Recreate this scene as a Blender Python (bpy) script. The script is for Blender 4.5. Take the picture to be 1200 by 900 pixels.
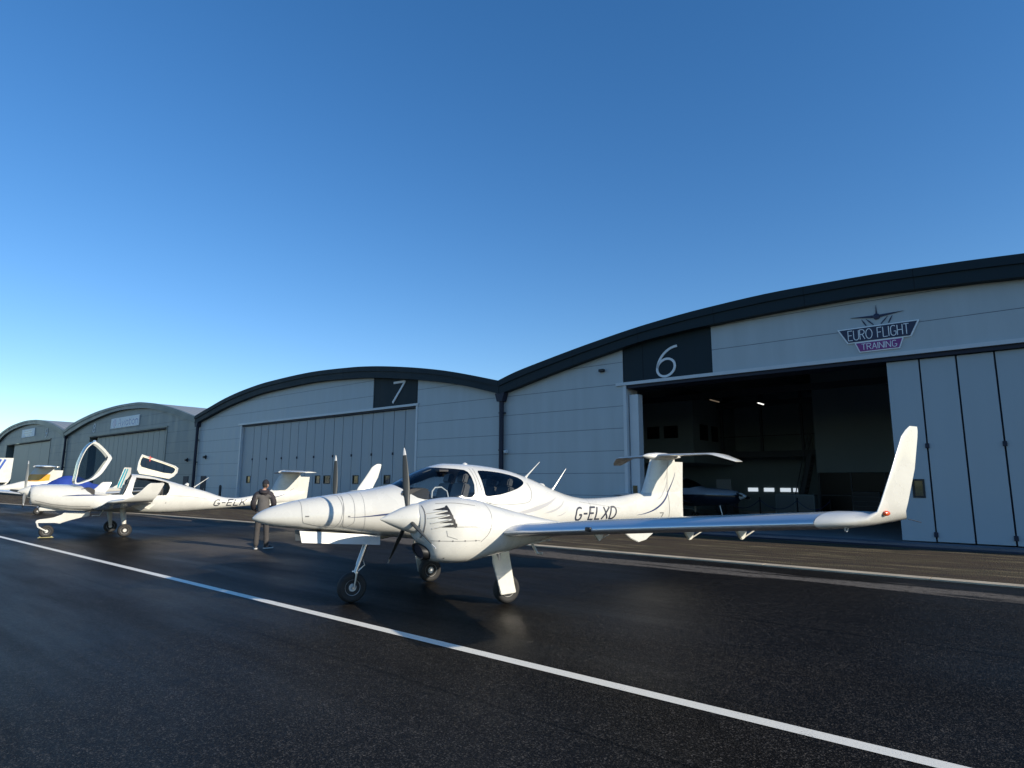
import bpy, bmesh, math, random
import numpy as np
from mathutils import Vector, Matrix
from mathutils.bvhtree import BVHTree
PI = math.pi
R = math.radians
random.seed(7)
for o in list(bpy.data.objects): bpy.data.objects.remove(o)
C = bpy.context.scene.collection
SC = bpy.context.scene

# ------------------------------------------------------------------ camera
cd = bpy.data.cameras.new('camera'); cam = bpy.data.objects.new('camera', cd); C.objects.link(cam)
cd.sensor_width = 36; cd.lens = 723.85/1200*36; cd.clip_start = .1; cd.clip_end = 6000
cam.matrix_world = Matrix.Translation((0,0,1.7327)) @ Matrix.Rotation(R(90+9.086),4,'X') @ Matrix.Rotation(R(.291),4,'Z')
SC.camera = cam
# ------------------------------------------------------------------ sky, sun, exposure
SUN_AZ, SUN_EL = -34.0, 20.0        # degrees, azimuth from +X counter-clockwise
w = bpy.data.worlds.new('World'); SC.world = w; w.use_nodes = True
nt = w.node_tree; bg = nt.nodes['Background']
sky = nt.nodes.new('ShaderNodeTexSky'); sky.sky_type = 'NISHITA'; sky.sun_disc = False
sky.sun_elevation = R(SUN_EL); sky.sun_rotation = R(90-SUN_AZ)
sky.air_density = 1.0; sky.dust_density = 0; sky.ozone_density = 3.5; sky.altitude = 100
hs = nt.nodes.new('ShaderNodeHueSaturation'); hs.inputs['Saturation'].default_value = 1.25; hs.inputs['Hue'].default_value = .508
nt.links.new(sky.outputs[0], hs.inputs['Color']); gm = nt.nodes.new('ShaderNodeGamma'); gm.inputs[1].default_value = .88; nt.links.new(hs.outputs[0], gm.inputs[0]); nt.links.new(gm.outputs[0], bg.inputs[0]); bg.inputs[1].default_value = .15
sl = bpy.data.lights.new('sun', 'SUN'); sl.energy = 4.3; sl.angle = R(.5); sl.color = (1, .89, .72)
so = bpy.data.objects.new('sun', sl); C.objects.link(so)
S = Vector((math.cos(R(SUN_AZ))*math.cos(R(SUN_EL)), math.sin(R(SUN_AZ))*math.cos(R(SUN_EL)), math.sin(R(SUN_EL))))
so.rotation_euler = S.to_track_quat('Z','Y').to_euler(); so.location = (30,-20,30)
vs = SC.view_settings
SC.display_settings.display_device = 'sRGB'
vs.view_transform = 'Standard'; vs.look = 'None'; vs.gamma = 1; vs.use_curve_mapping = False
vs.exposure = 0.44

# ------------------------------------------------------------------ materials
def mat(name, col, rough=.5, metal=0, coat=0, var=0, vscale=3, bump=0, bscale=40, rvar=0, spec=.5, stretch=None):
    m = bpy.data.materials.new(name); m.use_nodes = True
    n = m.node_tree.nodes; l = m.node_tree.links; b = n['Principled BSDF']
    b.inputs['Base Color'].default_value = (*col, 1); b.inputs['Roughness'].default_value = rough
    b.inputs['Metallic'].default_value = metal; b.inputs['Coat Weight'].default_value = coat
    b.inputs['Coat Roughness'].default_value = .06
    b.inputs['Specular IOR Level'].default_value = spec
    tc = n.new('ShaderNodeTexCoord')
    if var or rvar:
        nz = n.new('ShaderNodeTexNoise'); nz.inputs['Scale'].default_value = vscale; nz.inputs['Detail'].default_value = 6
        if stretch:
            mp0 = n.new('ShaderNodeMapping'); mp0.inputs['Scale'].default_value = stretch; l.new(tc.outputs['Object'], mp0.inputs[0]); l.new(mp0.outputs[0], nz.inputs['Vector'])
        else: l.new(tc.outputs['Object'], nz.inputs['Vector'])
        if var:
            mp = n.new('ShaderNodeMapRange'); mp.inputs[3].default_value = 1-var; mp.inputs[4].default_value = 1+var
            mp.inputs[1].default_value = .25; mp.inputs[2].default_value = .75
            l.new(nz.outputs[0], mp.inputs[0])
            mx = n.new('ShaderNodeVectorMath'); mx.operation = 'SCALE'; mx.inputs[0].default_value = col
            l.new(mp.outputs[0], mx.inputs['Scale']); l.new(mx.outputs[0], b.inputs['Base Color'])
        if rvar:
            m2 = n.new('ShaderNodeMapRange'); m2.inputs[3].default_value = rough; m2.inputs[4].default_value = min(1, rough+rvar)
            m2.inputs[1].default_value = .3; m2.inputs[2].default_value = .7
            l.new(nz.outputs[0], m2.inputs[0]); l.new(m2.outputs[0], b.inputs['Roughness'])
    if bump:
        nb = n.new('ShaderNodeTexNoise'); nb.inputs['Scale'].default_value = bscale; nb.inputs['Detail'].default_value = 4
        l.new(tc.outputs['Object'], nb.inputs['Vector'])
        bp = n.new('ShaderNodeBump'); bp.inputs['Strength'].default_value = bump; bp.inputs['Distance'].default_value = .01
        l.new(nb.outputs[0], bp.inputs['Height']); l.new(bp.outputs[0], b.inputs['Normal'])
    return m

def cladding(name, col, pitch=.88, off=.37, axis='Z', var=.07, rough=.42, gap=.016, spec=.5):
    m = mat(name, col, rough, var=var, vscale=.9, rvar=.12, spec=spec, stretch=(2.2,1,.28))
    n = m.node_tree.nodes; l = m.node_tree.links; b = n['Principled BSDF']
    tc = n.new('ShaderNodeTexCoord'); sx = n.new('ShaderNodeSeparateXYZ'); l.new(tc.outputs['Object'], sx.inputs[0])
    a = n.new('ShaderNodeMath'); a.operation = 'ADD'; a.inputs[1].default_value = -off+100*pitch; l.new(sx.outputs[axis], a.inputs[0])
    f = n.new('ShaderNodeMath'); f.operation = 'PINGPONG'; f.inputs[1].default_value = pitch/2; l.new(a.outputs[0], f.inputs[0])
    mr = n.new('ShaderNodeMapRange'); mr.inputs[1].default_value = gap*.4; mr.inputs[2].default_value = gap*.8; l.new(f.outputs[0], mr.inputs[0])
    old = b.inputs['Base Color'].links[0].from_socket
    mx = n.new('ShaderNodeMix'); mx.data_type = 'RGBA'
    mx.inputs[6].default_value = (col[0]*.35, col[1]*.35, col[2]*.38, 1)
    l.new(mr.outputs[0], mx.inputs[0]); l.new(old, mx.inputs[7]); l.new(mx.outputs[2], b.inputs['Base Color'])
    bp = n.new('ShaderNodeBump'); bp.inputs['Strength'].default_value = .6; bp.inputs['Distance'].default_value = .01
    l.new(mr.outputs[0], bp.inputs['Height']); l.new(bp.outputs[0], b.inputs['Normal'])
    return m

def glassy(name, tint, trans=.6, rough=.03, ior=1.42):
    m = bpy.data.materials.new(name); m.use_nodes = True
    n = m.node_tree.nodes; l = m.node_tree.links; n.remove(n['Principled BSDF']); out = n['Material Output']
    t = n.new('ShaderNodeBsdfTransparent'); t.inputs[0].default_value = (*[c*trans for c in tint], 1)
    g = n.new('ShaderNodeBsdfGlossy'); g.inputs['Roughness'].default_value = rough; g.inputs[0].default_value = (.9,.95,1,1)
    fr = n.new('ShaderNodeFresnel'); fr.inputs[0].default_value = ior
    mx = n.new('ShaderNodeMixShader'); l.new(fr.outputs[0], mx.inputs[0]); l.new(t.outputs[0], mx.inputs[1]); l.new(g.outputs[0], mx.inputs[2])
    l.new(mx.outputs[0], out.inputs[0]); return m

M = {}
M['white'] = mat('white_paint', (.61,.61,.57), .20, coat=.6, var=.05, vscale=4, rvar=.15)
M['white_dirty'] = mat('white_gear_paint', (.58,.57,.52), .35, var=.10, vscale=9)
M['cream'] = mat('cream_trim', (.62,.58,.45), .5, var=.05)
M['tks'] = mat('polished_leading_edge', (.70,.70,.72), .30, metal=.75, rvar=.12, vscale=5)
M['black_blade'] = mat('dark_blade', (.04,.045,.045), .45, spec=.35)
M['blade_grey'] = mat('grey_blade', (.22,.23,.22), .4)
M['tyre'] = mat('tyre_rubber', (.022,.022,.023), .75, bump=.3, bscale=60)
M['rim'] = mat('rim_paint', (.6,.6,.58), .35)
M['metal'] = mat('strut_metal', (.45,.46,.48), .28, metal=.9)
M['dark'] = mat('dark_trim', (.012,.013,.015), .5)
M['seam'] = mat('panel_seam', (.16,.16,.16), .6)
M['stripe_blue'] = mat('stripe_blue', (.035,.05,.13), .3)
M['stripe_grey'] = mat('stripe_grey', (.42,.42,.43), .3)
M['letters'] = mat('registration_letters', (.035,.04,.06), .4)
M['glass'] = glassy('canopy_glass', (.88,.92,.94), .86)
M['glass_thin'] = glassy('thin_canopy_glass', (.8,.86,.86), .62, ior=1.34)
M['glass_dark'] = glassy('rear_glass', (.75,.78,.8), .55)
M['interior'] = mat('cabin_dark', (.03,.03,.032), .7)
M['seat'] = mat('seat_leather', (.045,.045,.05), .5)
M['seat_grey'] = mat('seat_grey', (.25,.25,.24), .6)
M['orange'] = mat('orange_paint', (.80,.36,.03), .3)
M['blue'] = mat('royal_blue_cover', (.02,.055,.30), .75, var=.15, vscale=4, bump=.5, bscale=8)
M['blue_paint'] = mat('blue_paint', (.03,.09,.38), .3)
M['teal'] = mat('teal_paint', (.02,.30,.40), .3)
M['nav_red'] = mat('nav_lens', (.75,.09,.01), .15, coat=1)
M['red'] = mat('red_tag', (.7,.04,.03), .6)

def tone(m, k): return m
CL1 = (.43,.475,.49); CL2 = (.175,.205,.212)
M['clad_light'] = cladding('light_grey_cladding', CL1)
M['clad_dark'] = cladding('dark_grey_cladding', CL2, off=.5)
M['door_light'] = mat('door_light_grey', (.36,.42,.455), .45, var=.03, vscale=.8, rvar=.1, stretch=(3,1,.2))
M['door_light7'] = mat('door_mid_grey', (.36,.39,.405), .45, var=.05, vscale=.8, rvar=.1, stretch=(3,1,.2))
M['door_dark'] = mat('door_dark_grey', (.21,.235,.235), .45, var=.04, vscale=.8)
M['fascia'] = cladding('fascia_dark_grey', (.016,.028,.035), pitch=3.05, off=.6, axis='X', rough=.55, gap=.02, var=.12, spec=.2)
M['fascia9'] = mat('fascia_weathered_grey', (.10,.13,.13), .4, var=.08, vscale=.5, rvar=.1)
M['trim'] = mat('aluminium_trim', (.55,.58,.6), .35, var=.04)
M['gap'] = mat('door_gap_black', (.008,.012,.03), .6)
M['digit'] = mat('number_paint', (.75,.77,.78), .5)
M['roof'] = cladding('ribbed_roof', (.26,.27,.26), pitch=.5, off=0, axis='Y', rough=.4, gap=.05)
M['inner'] = mat('interior_wall', (.30,.37,.38), .7, var=.08, vscale=.6)
M['inner_dark'] = mat('interior_steel', (.08,.09,.10), .6)
M['floor'] = mat('painted_floor', (.3,.31,.31), .35, var=.1, vscale=.5)
M['eye_white'] = mat('pale_eye', (.8,.8,.8), .4)  # plain near-white for the man's eyes
M['win_dark'] = mat('dark_glazing', (.01,.013,.012), .3, spec=.15)
M['navy'] = mat('sign_navy', (.012,.018,.06), .4)
M['magenta'] = mat('sign_magenta', (.22,.03,.20), .4)
M['sign_white'] = mat('sign_white', (.85,.87,.88), .5)

def emis(name, col, e):
    m = mat(name, (.8,.8,.8), .5); b = m.node_tree.nodes['Principled BSDF']
    b.inputs['Emission Color'].default_value = (*col,1); b.inputs['Emission Strength'].default_value = e; return m
M['daylit'] = emis('daylight_through_pane', (.8,.9,1), .55)
M['tube'] = emis('tube_lamp_on', (1,.97,.9), 1.2)
M['tube_dim'] = emis('tube_lamp_dim', (1,.75,.5), .1)

# ------------------------------------------------------------------ object helpers
def tag(o, label=None, cat=None, group=None, kind=None):
    if label: o['label'] = label
    if cat: o['category'] = cat
    if group: o['group'] = group
    if kind: o['kind'] = kind
    return o
def thing(name, label, cat, loc=(0,0,0), rotz=0, group=None):
    o = bpy.data.objects.new(name, None); C.objects.link(o); o.empty_display_size = .3
    o.location = loc; o.rotation_euler = (0,0,rotz); return tag(o, label, cat, group)
def obj(name, bm, m, parent=None, smooth=True, recalc=True, angle=40, label=None):
    if recalc: bmesh.ops.recalc_face_normals(bm, faces=bm.faces)
    for f in bm.faces: f.smooth = smooth
    if smooth:
        for e in bm.edges:
            if len(e.link_faces) == 2 and e.calc_face_angle(0) > R(angle): e.smooth = False
    me = bpy.data.meshes.new(name); bm.to_mesh(me); bm.free()
    for mm in (m if isinstance(m, (list,tuple)) else [m]): me.materials.append(mm)
    o = bpy.data.objects.new(name, me); C.objects.link(o)
    if parent: o.parent = parent
    if label: o['label'] = label
    return o
def box(bm, x0, x1, y0, y1, z0, z1, bevel=0, mi=0):
    r = bmesh.ops.create_cube(bm, size=1)
    vv = r['verts']
    for v in vv: v.co = Vector(((x0+x1)/2+v.co.x*(x1-x0), (y0+y1)/2+v.co.y*(y1-y0), (z0+z1)/2+v.co.z*(z1-z0)))
    fs = set(f for v in vv for f in v.link_faces)
    for f in fs: f.material_index = mi
    if bevel:
        es = set(e for v in vv for e in v.link_edges)
        bmesh.ops.bevel(bm, geom=list(es), offset=bevel, segments=2, affect='EDGES', profile=.5)
    return vv
def tube(bm, pts, rad, seg=10, cap=True):
    pts = [Vector(p) for p in pts]; n = len(pts)
    rad = [rad]*n if not isinstance(rad, (list,tuple)) else rad
    rings = []
    up = None
    for i, p in enumerate(pts):
        t = (pts[min(i+1,n-1)]-pts[max(i-1,0)]).normalized()
        if up is None:
            up = t.orthogonal().normalized()
        a = (up-t*up.dot(t)).normalized(); b = t.cross(a); up = a
        rings.append([bm.verts.new(p+(a*math.cos(k*2*PI/seg)+b*math.sin(k*2*PI/seg))*rad[i]) for k in range(seg)])
    for i in range(n-1):
        for k in range(seg): bm.faces.new((rings[i][k], rings[i][(k+1)%seg], rings[i+1][(k+1)%seg], rings[i+1][k]))
    if cap: bm.faces.new(rings[0][::-1]); bm.faces.new(rings[-1])
def loft(bm, rings, cap=(True,True), closed=True, mi=0):
    vr = [[bm.verts.new(Vector(p)) for p in r] for r in rings]; n = len(rings[0]); out = []
    for i in range(len(vr)-1):
        for k in range(n if closed else n-1):
            f = bm.faces.new((vr[i][k], vr[i][(k+1)%n], vr[i+1][(k+1)%n], vr[i+1][k])); f.material_index = mi; out.append(f)
    if cap[0]: bm.faces.new(vr[0][::-1])
    if cap[1]: bm.faces.new(vr[-1])
    return out
def lathe(bm, prof, centre, axis='Y', seg=32):
    """prof: list of (offset along axis, radius)"""
    rings = []
    for a, r in prof:
        ring = []
        for k in range(seg):
            c, s = math.cos(2*PI*k/seg)*r, math.sin(2*PI*k/seg)*r
            p = {'Y': (c, a, s), 'X': (a, c, s), 'Z': (c, s, a)}[axis]
            ring.append(Vector(centre)+Vector(p))
        rings.append(ring)
    loft(bm, rings)
def prism(bm, poly, y0, y1, plane='XZ', mi=0):
    def P(a, b, y): return {'XZ': (a, y, b), 'XY': (a, b, y), 'YZ': (y, a, b)}[plane]
    a = [bm.verts.new(P(p[0], p[1], y0)) for p in poly]; b = [bm.verts.new(P(p[0], p[1], y1)) for p in poly]
    n = len(poly); fs = [bm.faces.new(a), bm.faces.new(b[::-1])]
    for k in range(n): fs.append(bm.faces.new((a[k], b[k], b[(k+1)%n], a[(k+1)%n])))
    for f in fs: f.material_index = mi
def pchip(xk, yk, x):
    xk = np.asarray(xk, float); yk = np.asarray(yk, float); h = np.diff(xk); d = np.diff(yk)/h
    m = np.zeros(len(xk)); m[0] = d[0]; m[-1] = d[-1]
    for i in range(1, len(xk)-1):
        if d[i-1]*d[i] > 0:
            w1, w2 = 2*h[i]+h[i-1], h[i]+2*h[i-1]; m[i] = (w1+w2)/(w1/d[i-1]+w2/d[i])
    x = np.clip(x, xk[0], xk[-1]); i = np.clip(np.searchsorted(xk, x)-1, 0, len(h)-1)
    t = (x-xk[i])/h[i]
    return (2*t**3-3*t**2+1)*yk[i]+(t**3-2*t**2+t)*h[i]*m[i]+(-2*t**3+3*t**2)*yk[i+1]+(t**3-t**2)*h[i]*m[i+1]

def body(tables, xs, seg=44, e=(2.2,2.2), y0=0):
    """closed loft with superellipse rings. tables: dict top, bot, hw, (mid) of (x,value) lists"""
    T = {k: (np.array([p[0] for p in v]), np.array([p[1] for p in v])) for k, v in tables.items()}
    g = {k: pchip(*T[k], np.array(xs)) for k in T}
    bm = bmesh.new(); rings = []
    for i, x in enumerate(xs):
        zt, zb, hw = g['top'][i], g['bot'][i], max(g['hw'][i], .003)
        zc = g['mid'][i] if 'mid' in g else (zt+zb)/2
        et = g['et'][i] if 'et' in g else e[0]; eb = g['eb'][i] if 'eb' in g else e[1]
        ring = []
        for k in range(seg):
            a = 2*PI*k/seg; c, s = math.cos(a), math.sin(a)
            ee = et if s >= 0 else eb
            y = hw*math.copysign(abs(c)**(2/ee), c); z = zc+((zt-zc) if s >= 0 else (zc-zb))*math.copysign(abs(s)**(2/ee), s)
            ring.append((x, y0+y, z))
        rings.append(ring)
    loft(bm, rings)
    return bm
def inside(p, poly):
    x, y = p; r = False; n = len(poly)
    for i in range(n):
        x1, y1 = poly[i]; x2, y2 = poly[(i+1)%n]
        if (y1 > y) != (y2 > y) and x < (x2-x1)*(y-y1)/(y2-y1)+x1: r = not r
    return r
def cut_out(bm, poly, cond=lambda c: True, keep=True):
    """cuts the side-view polygon through the surface; returns a bmesh of what was inside"""
    n = len(poly)
    for i in range(n):
        (x1, z1), (x2, z2) = poly[i], poly[(i+1)%n]
        L = math.hypot(x2-x1, z2-z1)
        if L < 1e-6: continue
        no = Vector((z2-z1, 0, -(x2-x1))).normalized(); pad = .03
        fs = [f for f in bm.faces if cond(f.calc_center_median()) and
              max(v.co.x for v in f.verts) > min(x1,x2)-pad and min(v.co.x for v in f.verts) < max(x1,x2)+pad and
              max(v.co.z for v in f.verts) > min(z1,z2)-pad and min(v.co.z for v in f.verts) < max(z1,z2)+pad]
        geom = set(fs)
        for f in fs: geom.update(f.edges); geom.update(f.verts)
        bmesh.ops.bisect_plane(bm, geom=list(geom), plane_co=(x1,0,z1), plane_no=no, dist=1e-5)
    sel = [f for f in bm.faces if (lambda c: cond(c) and inside((c.x, c.z), poly))(f.calc_center_median())]
    nb = bmesh.new(); mp = {}
    if keep:
        for f in sel:
            vv = []
            for v in f.verts:
                if v not in mp: mp[v] = nb.verts.new(v.co)
                vv.append(mp[v])
            nb.faces.new(vv)
    bmesh.ops.delete(bm, geom=sel, context='FACES')
    return nb
def smooth_poly(pts, n=4, closed=True):
    """Catmull-Rom through pts"""
    out = []; N = len(pts); rng = range(N) if closed else range(N-1)
    for i in rng:
        g = lambda k: Vector(pts[k % N]) if closed else Vector(pts[max(0, min(N-1, k))])
        p0, p1, p2, p3 = g(i-1), g(i), g(i+1), g(i+2)
        for j in range(n):
            t = j/n
            out.append(tuple(.5*((2*p1)+(p2-p0)*t+(2*p0-5*p1+4*p2-p3)*t*t+(3*p1-p0-3*p2+p3)*t**3)))
    if not closed: out.append(tuple(pts[-1]))
    return out
def resample(pl, step):
    out = [Vector(pl[0])]
    for a, b in zip(pl, pl[1:]):
        a, b = Vector(a), Vector(b); n = max(1, int((b-a).length/step))
        for k in range(1, n+1): out.append(a.lerp(b, k/n))
    return out
def ribbon(bm, pl, w, f3, step=.02):
    """pl: 2D polyline; w: number or list of widths (interpolated); f3: maps 2D -> 3D (or None)"""
    pl = [Vector(p) for p in pl]; q = resample(pl, step); n = len(q)
    prev = None
    for i, p in enumerate(q):
        t = (q[min(i+1,n-1)]-q[max(i-1,0)]).normalized(); nn = Vector((-t.y, t.x))
        if isinstance(w, (list,tuple)):
            u = i/max(1,n-1)*(len(w)-1); k = min(int(u), len(w)-2); ww = w[k]+(w[k+1]-w[k])*(u-k)
        else: ww = w
        a, b = f3(p+nn*ww/2), f3(p-nn*ww/2)
        if a is None or b is None: prev = None; continue
        cur = (bm.verts.new(a), bm.verts.new(b))
        if prev: bm.faces.new((prev[0], prev[1], cur[1], cur[0]))
        prev = cur
def proj(bvh, side=-1, off=.003):
    def f(p):
        h = bvh.ray_cast(Vector((p[0], side*9, p[1])), Vector((0,-side,0)))
        return None if h[0] is None else h[0]+Vector((0, side*off, 0))
    return f
# ------------------------------------------------------------------ stroke lettering
def arc(cx, cy, rx, ry, a0, a1, n=14):
    return [(cx+rx*math.cos(R(a0+(a1-a0)*k/n)), cy+ry*math.sin(R(a0+(a1-a0)*k/n))) for k in range(n+1)]
GL = {
 'G': (.62, [arc(.34,.72,.28,.28,40,180)+arc(.34,.28,.28,.28,180,340)+[(.62,.42),(.38,.42)]]),
 'C': (.6, [arc(.34,.72,.28,.28,40,180)+arc(.34,.28,.28,.28,180,320)]),
 'E': (.5, [[(.5,1),(0,1),(0,0),(.5,0)], [(0,.52),(.42,.52)]]),
 'L': (.48, [[(0,1),(0,0),(.48,0)]]),
 'X': (.6, [[(0,1),(.6,0)], [(.6,1),(0,0)]]),
 'K': (.56, [[(0,1),(0,0)], [(.54,1),(.02,.45)], [(.16,.6),(.56,0)]]),
 'D': (.58, [[(0,0),(0,1),(.2,1)]+arc(.2,.5,.38,.5,90,-90)+[(0,0)]]),
 'A': (.56, [[(0,0),(.28,1),(.56,0)], [(.1,.33),(.46,.33)]]),
 'U': (.56, [[(0,1),(0,.28)]+arc(.28,.28,.28,.28,180,360)+[(.56,1)]]),
 'R': (.54, [[(0,0),(0,1),(.26,1)]+arc(.26,.76,.26,.24,90,-90)+[(0,.52)], [(.24,.52),(.54,0)]]),
 'O': (.7, [arc(.35,.5,.35,.5,0,360,24)]),
 'F': (.48, [[(.48,1),(0,1),(0,0)], [(0,.52),(.4,.52)]]),
 'I': (.02, [[(0,0),(0,1)]]),
 'H': (.54, [[(0,0),(0,1)], [(.54,0),(.54,1)], [(0,.5),(.54,.5)]]),
 'T': (.56, [[(0,1),(.56,1)], [(.28,1),(.28,0)]]),
 'N': (.56, [[(0,0),(0,1),(.56,0),(.56,1)]]),
 '-': (.4, [[(0,.5),(.38,.5)]]), ' ': (.3, []),
 '6': (.6, [arc(.62,.30,.62,.70,92,180,10)+arc(.30,.30,.30,.30,180,540,24)]),
 '7': (.55, [[(0,1),(.55,1),(.12,0)]]),
 '8': (.56, [arc(.28,.75,.23,.25,0,360,20), arc(.28,.26,.28,.26,0,360,20)]),
 '9': (.6, [arc(-.02,.70,.62,.70,-88,0,10)+arc(.30,.70,.30,.30,0,360,24)]),
 'v': (.44, [[(0,.62),(.22,0),(.44,.62)]]), 'i': (.02, [[(0,0),(0,.62)], [(0,.8),(0,.86)]]),
 'a': (.42, [arc(.22,.31,.21,.31,0,360,16), [(.43,.62),(.43,0)]]), 't': (.3, [[(.12,.9),(.12,.08),(.3,0)], [(0,.62),(.3,.62)]]),
 'o': (.44, [arc(.22,.31,.22,.31,0,360,16)]), 'n': (.4, [[(0,0),(0,.62)], [(0,.4)]+arc(.2,.4,.2,.22,180,0,8)+[(.4,0)]]),
}
def stroke_text(s, h, sp=.16, shear=0, wide=1.0):
    out = []; x = 0
    for ch in s:
        wd, st = GL[ch]
        for p in st: out.append([((x+a*wide+shear*b)*h, b*h) for a, b in p])
        x += wd*wide+sp
    return out, (x-sp)*h
def letters(bm, s, x0, z0, h, wd, f3, width=None, **k):
    st, tw = stroke_text(s, h, **k); sc = (width/tw) if width else 1
    for p in st: ribbon(bm, [(x0+a*sc, z0+b) for a, b in p], wd, f3, step=h*.06)
def solid(bm, t, axis=1):
    """give a flat ribbon sheet thickness t along -Y"""
    r = bmesh.ops.extrude_face_region(bm, geom=list(bm.faces))
    for v in r['geom']:
        if isinstance(v, bmesh.types.BMVert): v.co[axis] -= t
# ------------------------------------------------------------------ setting frame: x along the hangar fronts, y into the buildings
PHI = R(39.8371)
F0 = Vector((11.757, 18.19, 0))
ROTB = -PHI
def W(s, d, z=0):        # hangar frame to world
    return F0+Vector((math.cos(PHI)*s+math.sin(PHI)*d, -math.sin(PHI)*s+math.cos(PHI)*d, z))

# asphalt
def asphalt():
    m = mat('wet_asphalt', (.03,.03,.032), .5); n = m.node_tree.nodes; l = m.node_tree.links; b = n['Principled BSDF']
    tc = n.new('ShaderNodeTexCoord'); ob = tc.outputs['Object']
    def noise(sc, det=4, vec=None, rough=.6):
        q = n.new('ShaderNodeTexNoise'); q.inputs['Scale'].default_value = sc; q.inputs['Detail'].default_value = det; q.inputs['Roughness'].default_value = rough
        l.new(vec or ob, q.inputs['Vector']); return q.outputs[0]
    def mr(src, a, c, d, e):
        q = n.new('ShaderNodeMapRange'); q.inputs[1].default_value = a; q.inputs[2].default_value = c; q.inputs[3].default_value = d; q.inputs[4].default_value = e
        l.new(src, q.inputs[0]); return q.outputs[0]
    def mth(op, a, c=None):
        q = n.new('ShaderNodeMath'); q.operation = op
        for i, v in enumerate((a, c)):
            if v is None: continue
            if isinstance(v, (int,float)): q.inputs[i].default_value = v
            else: l.new(v, q.inputs[i])
        return q.outputs[0]
    mp = n.new('ShaderNodeMapping'); mp.inputs['Scale'].default_value = (.12, .9, 1); l.new(ob, mp.inputs[0])
    streak = noise(1.0, 6, mp.outputs[0]); big = noise(.22, 5); fine = noise(95, 3, rough=.8); mid = noise(9, 5)
    vo = n.new('ShaderNodeTexVoronoi'); vo.inputs['Scale'].default_value = 110; l.new(ob, vo.inputs['Vector'])
    sx = n.new('ShaderNodeSeparateXYZ'); l.new(ob, sx.inputs[0]); Y = sx.outputs[1]
    # drying strip beside the kerb, with a ragged streaky edge
    yy = mth('ADD', Y, mth('MULTIPLY', mth('SUBTRACT', streak, .5), 2.6))
    dry = mth('MULTIPLY', mr(yy, -9.3, -9.15, 0, 1), mr(yy, -8.75, -8.6, 1, 0))
    dry = mth('MULTIPLY', dry, mr(mid, .3, .5, .35, 1))
    strip = dry
    # lighter drying patch around where people walk between the two aircraft
    vm = n.new('ShaderNodeVectorMath'); vm.operation = 'SUBTRACT'; l.new(ob, vm.inputs[0]); vm.inputs[1].default_value = (-14.2, -13.2, 0)
    ms = n.new('ShaderNodeVectorMath'); ms.operation = 'MULTIPLY'; l.new(vm.outputs[0], ms.inputs[0]); ms.inputs[1].default_value = (.36, .62, 0)
    ln = n.new('ShaderNodeVectorMath'); ln.operation = 'LENGTH'; l.new(ms.outputs[0], ln.inputs[0])
    patch = mr(mth('ADD', ln.outputs['Value'], mth('MULTIPLY', mth('SUBTRACT', noise(.9, 7), .5), 2.6)), .5, 1.35, .45, 0)
    dry = mth('MAXIMUM', dry, patch)
    # base colour: black binder, grey stone chips
    chip = mr(vo.outputs['Color'], 0, 1, .010, .05)
    cr = n.new('ShaderNodeSeparateColor'); l.new(vo.outputs['Color'], cr.inputs[0])
    val = mth('MULTIPLY', mth('POWER', cr.outputs[0], 6.0), mth('MULTIPLY', mr(mid, .35, .65, .4, 1.0), .21))
    val = mth('ADD', mth('ADD', val, .005), mth('MULTIPLY', fine, .012))
    val = mth('MULTIPLY', val, mr(big, .3, .7, .7, 1.3))
    # seams in the laid asphalt, parallel to the line
    def seam(y0, wd):
        d = mth('ABSOLUTE', mth('SUBTRACT', mth('ADD', Y, mth('MULTIPLY', mth('SUBTRACT', mid, .5), .10)), y0)); return mr(d, wd*.4, wd, .35, 1)
    val = mth('MULTIPLY', val, mth('MULTIPLY', seam(-13.1, .03), seam(-17.6, .025)))
    vc = n.new('ShaderNodeTexVoronoi'); vc.feature = 'DISTANCE_TO_EDGE'; vc.inputs['Scale'].default_value = .16
    dm = n.new('ShaderNodeVectorMath'); dm.operation = 'ADD'; l.new(ob, dm.inputs[0]); nd = n.new('ShaderNodeTexNoise'); nd.inputs['Scale'].default_value = .8; nd.inputs['Detail'].default_value = 8; l.new(ob, nd.inputs[0])
    sc_ = n.new('ShaderNodeVectorMath'); sc_.operation = 'SCALE'; sc_.inputs['Scale'].default_value = 2.4; l.new(nd.outputs['Color'], sc_.inputs[0]); l.new(sc_.outputs[0], dm.inputs[1]); l.new(dm.outputs[0], vc.inputs['Vector'])
    val = mth('MULTIPLY', val, mr(vc.outputs['Distance'], .0008, .0022, .45, 1))
    oil = mr(noise(.55, 5), .66, .72, 1, .55); val = mth('MULTIPLY', val, oil)
    scuff = mth('MULTIPLY', mr(noise(1.6, 6, mp.outputs[0]), .66, .72, 0, 1), mr(mid, .5, .62, 0, 1))
    val = mth('ADD', val, mth('MULTIPLY', scuff, .03))
    val = mth('ADD', val, mth('MAXIMUM', mth('MULTIPLY', strip, .22), mth('MULTIPLY', patch, .40)))
    cc = n.new('ShaderNodeCombineColor'); l.new(mth('MULTIPLY', val, .50), cc.inputs[0]); l.new(mth('MULTIPLY', val, .445), cc.inputs[1]); l.new(mth('MULTIPLY', val, .38), cc.inputs[2])
    l.new(cc.outputs[0], b.inputs['Base Color'])
    ro = mth('ADD', mr(streak, .35, .65, .38, .56), mth('MULTIPLY', mth('SUBTRACT', big, .5), .3))
    ro = mth('ADD', ro, mth('MULTIPLY', dry, .5)); l.new(ro, b.inputs['Roughness'])
    b.inputs['Specular IOR Level'].default_value = .08
    bp = n.new('ShaderNodeBump'); bp.inputs['Strength'].default_value = .42; bp.inputs['Distance'].default_value = .006
    l.new(mth('ADD', vo.outputs['Distance'], fine), bp.inputs['Height'])
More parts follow.
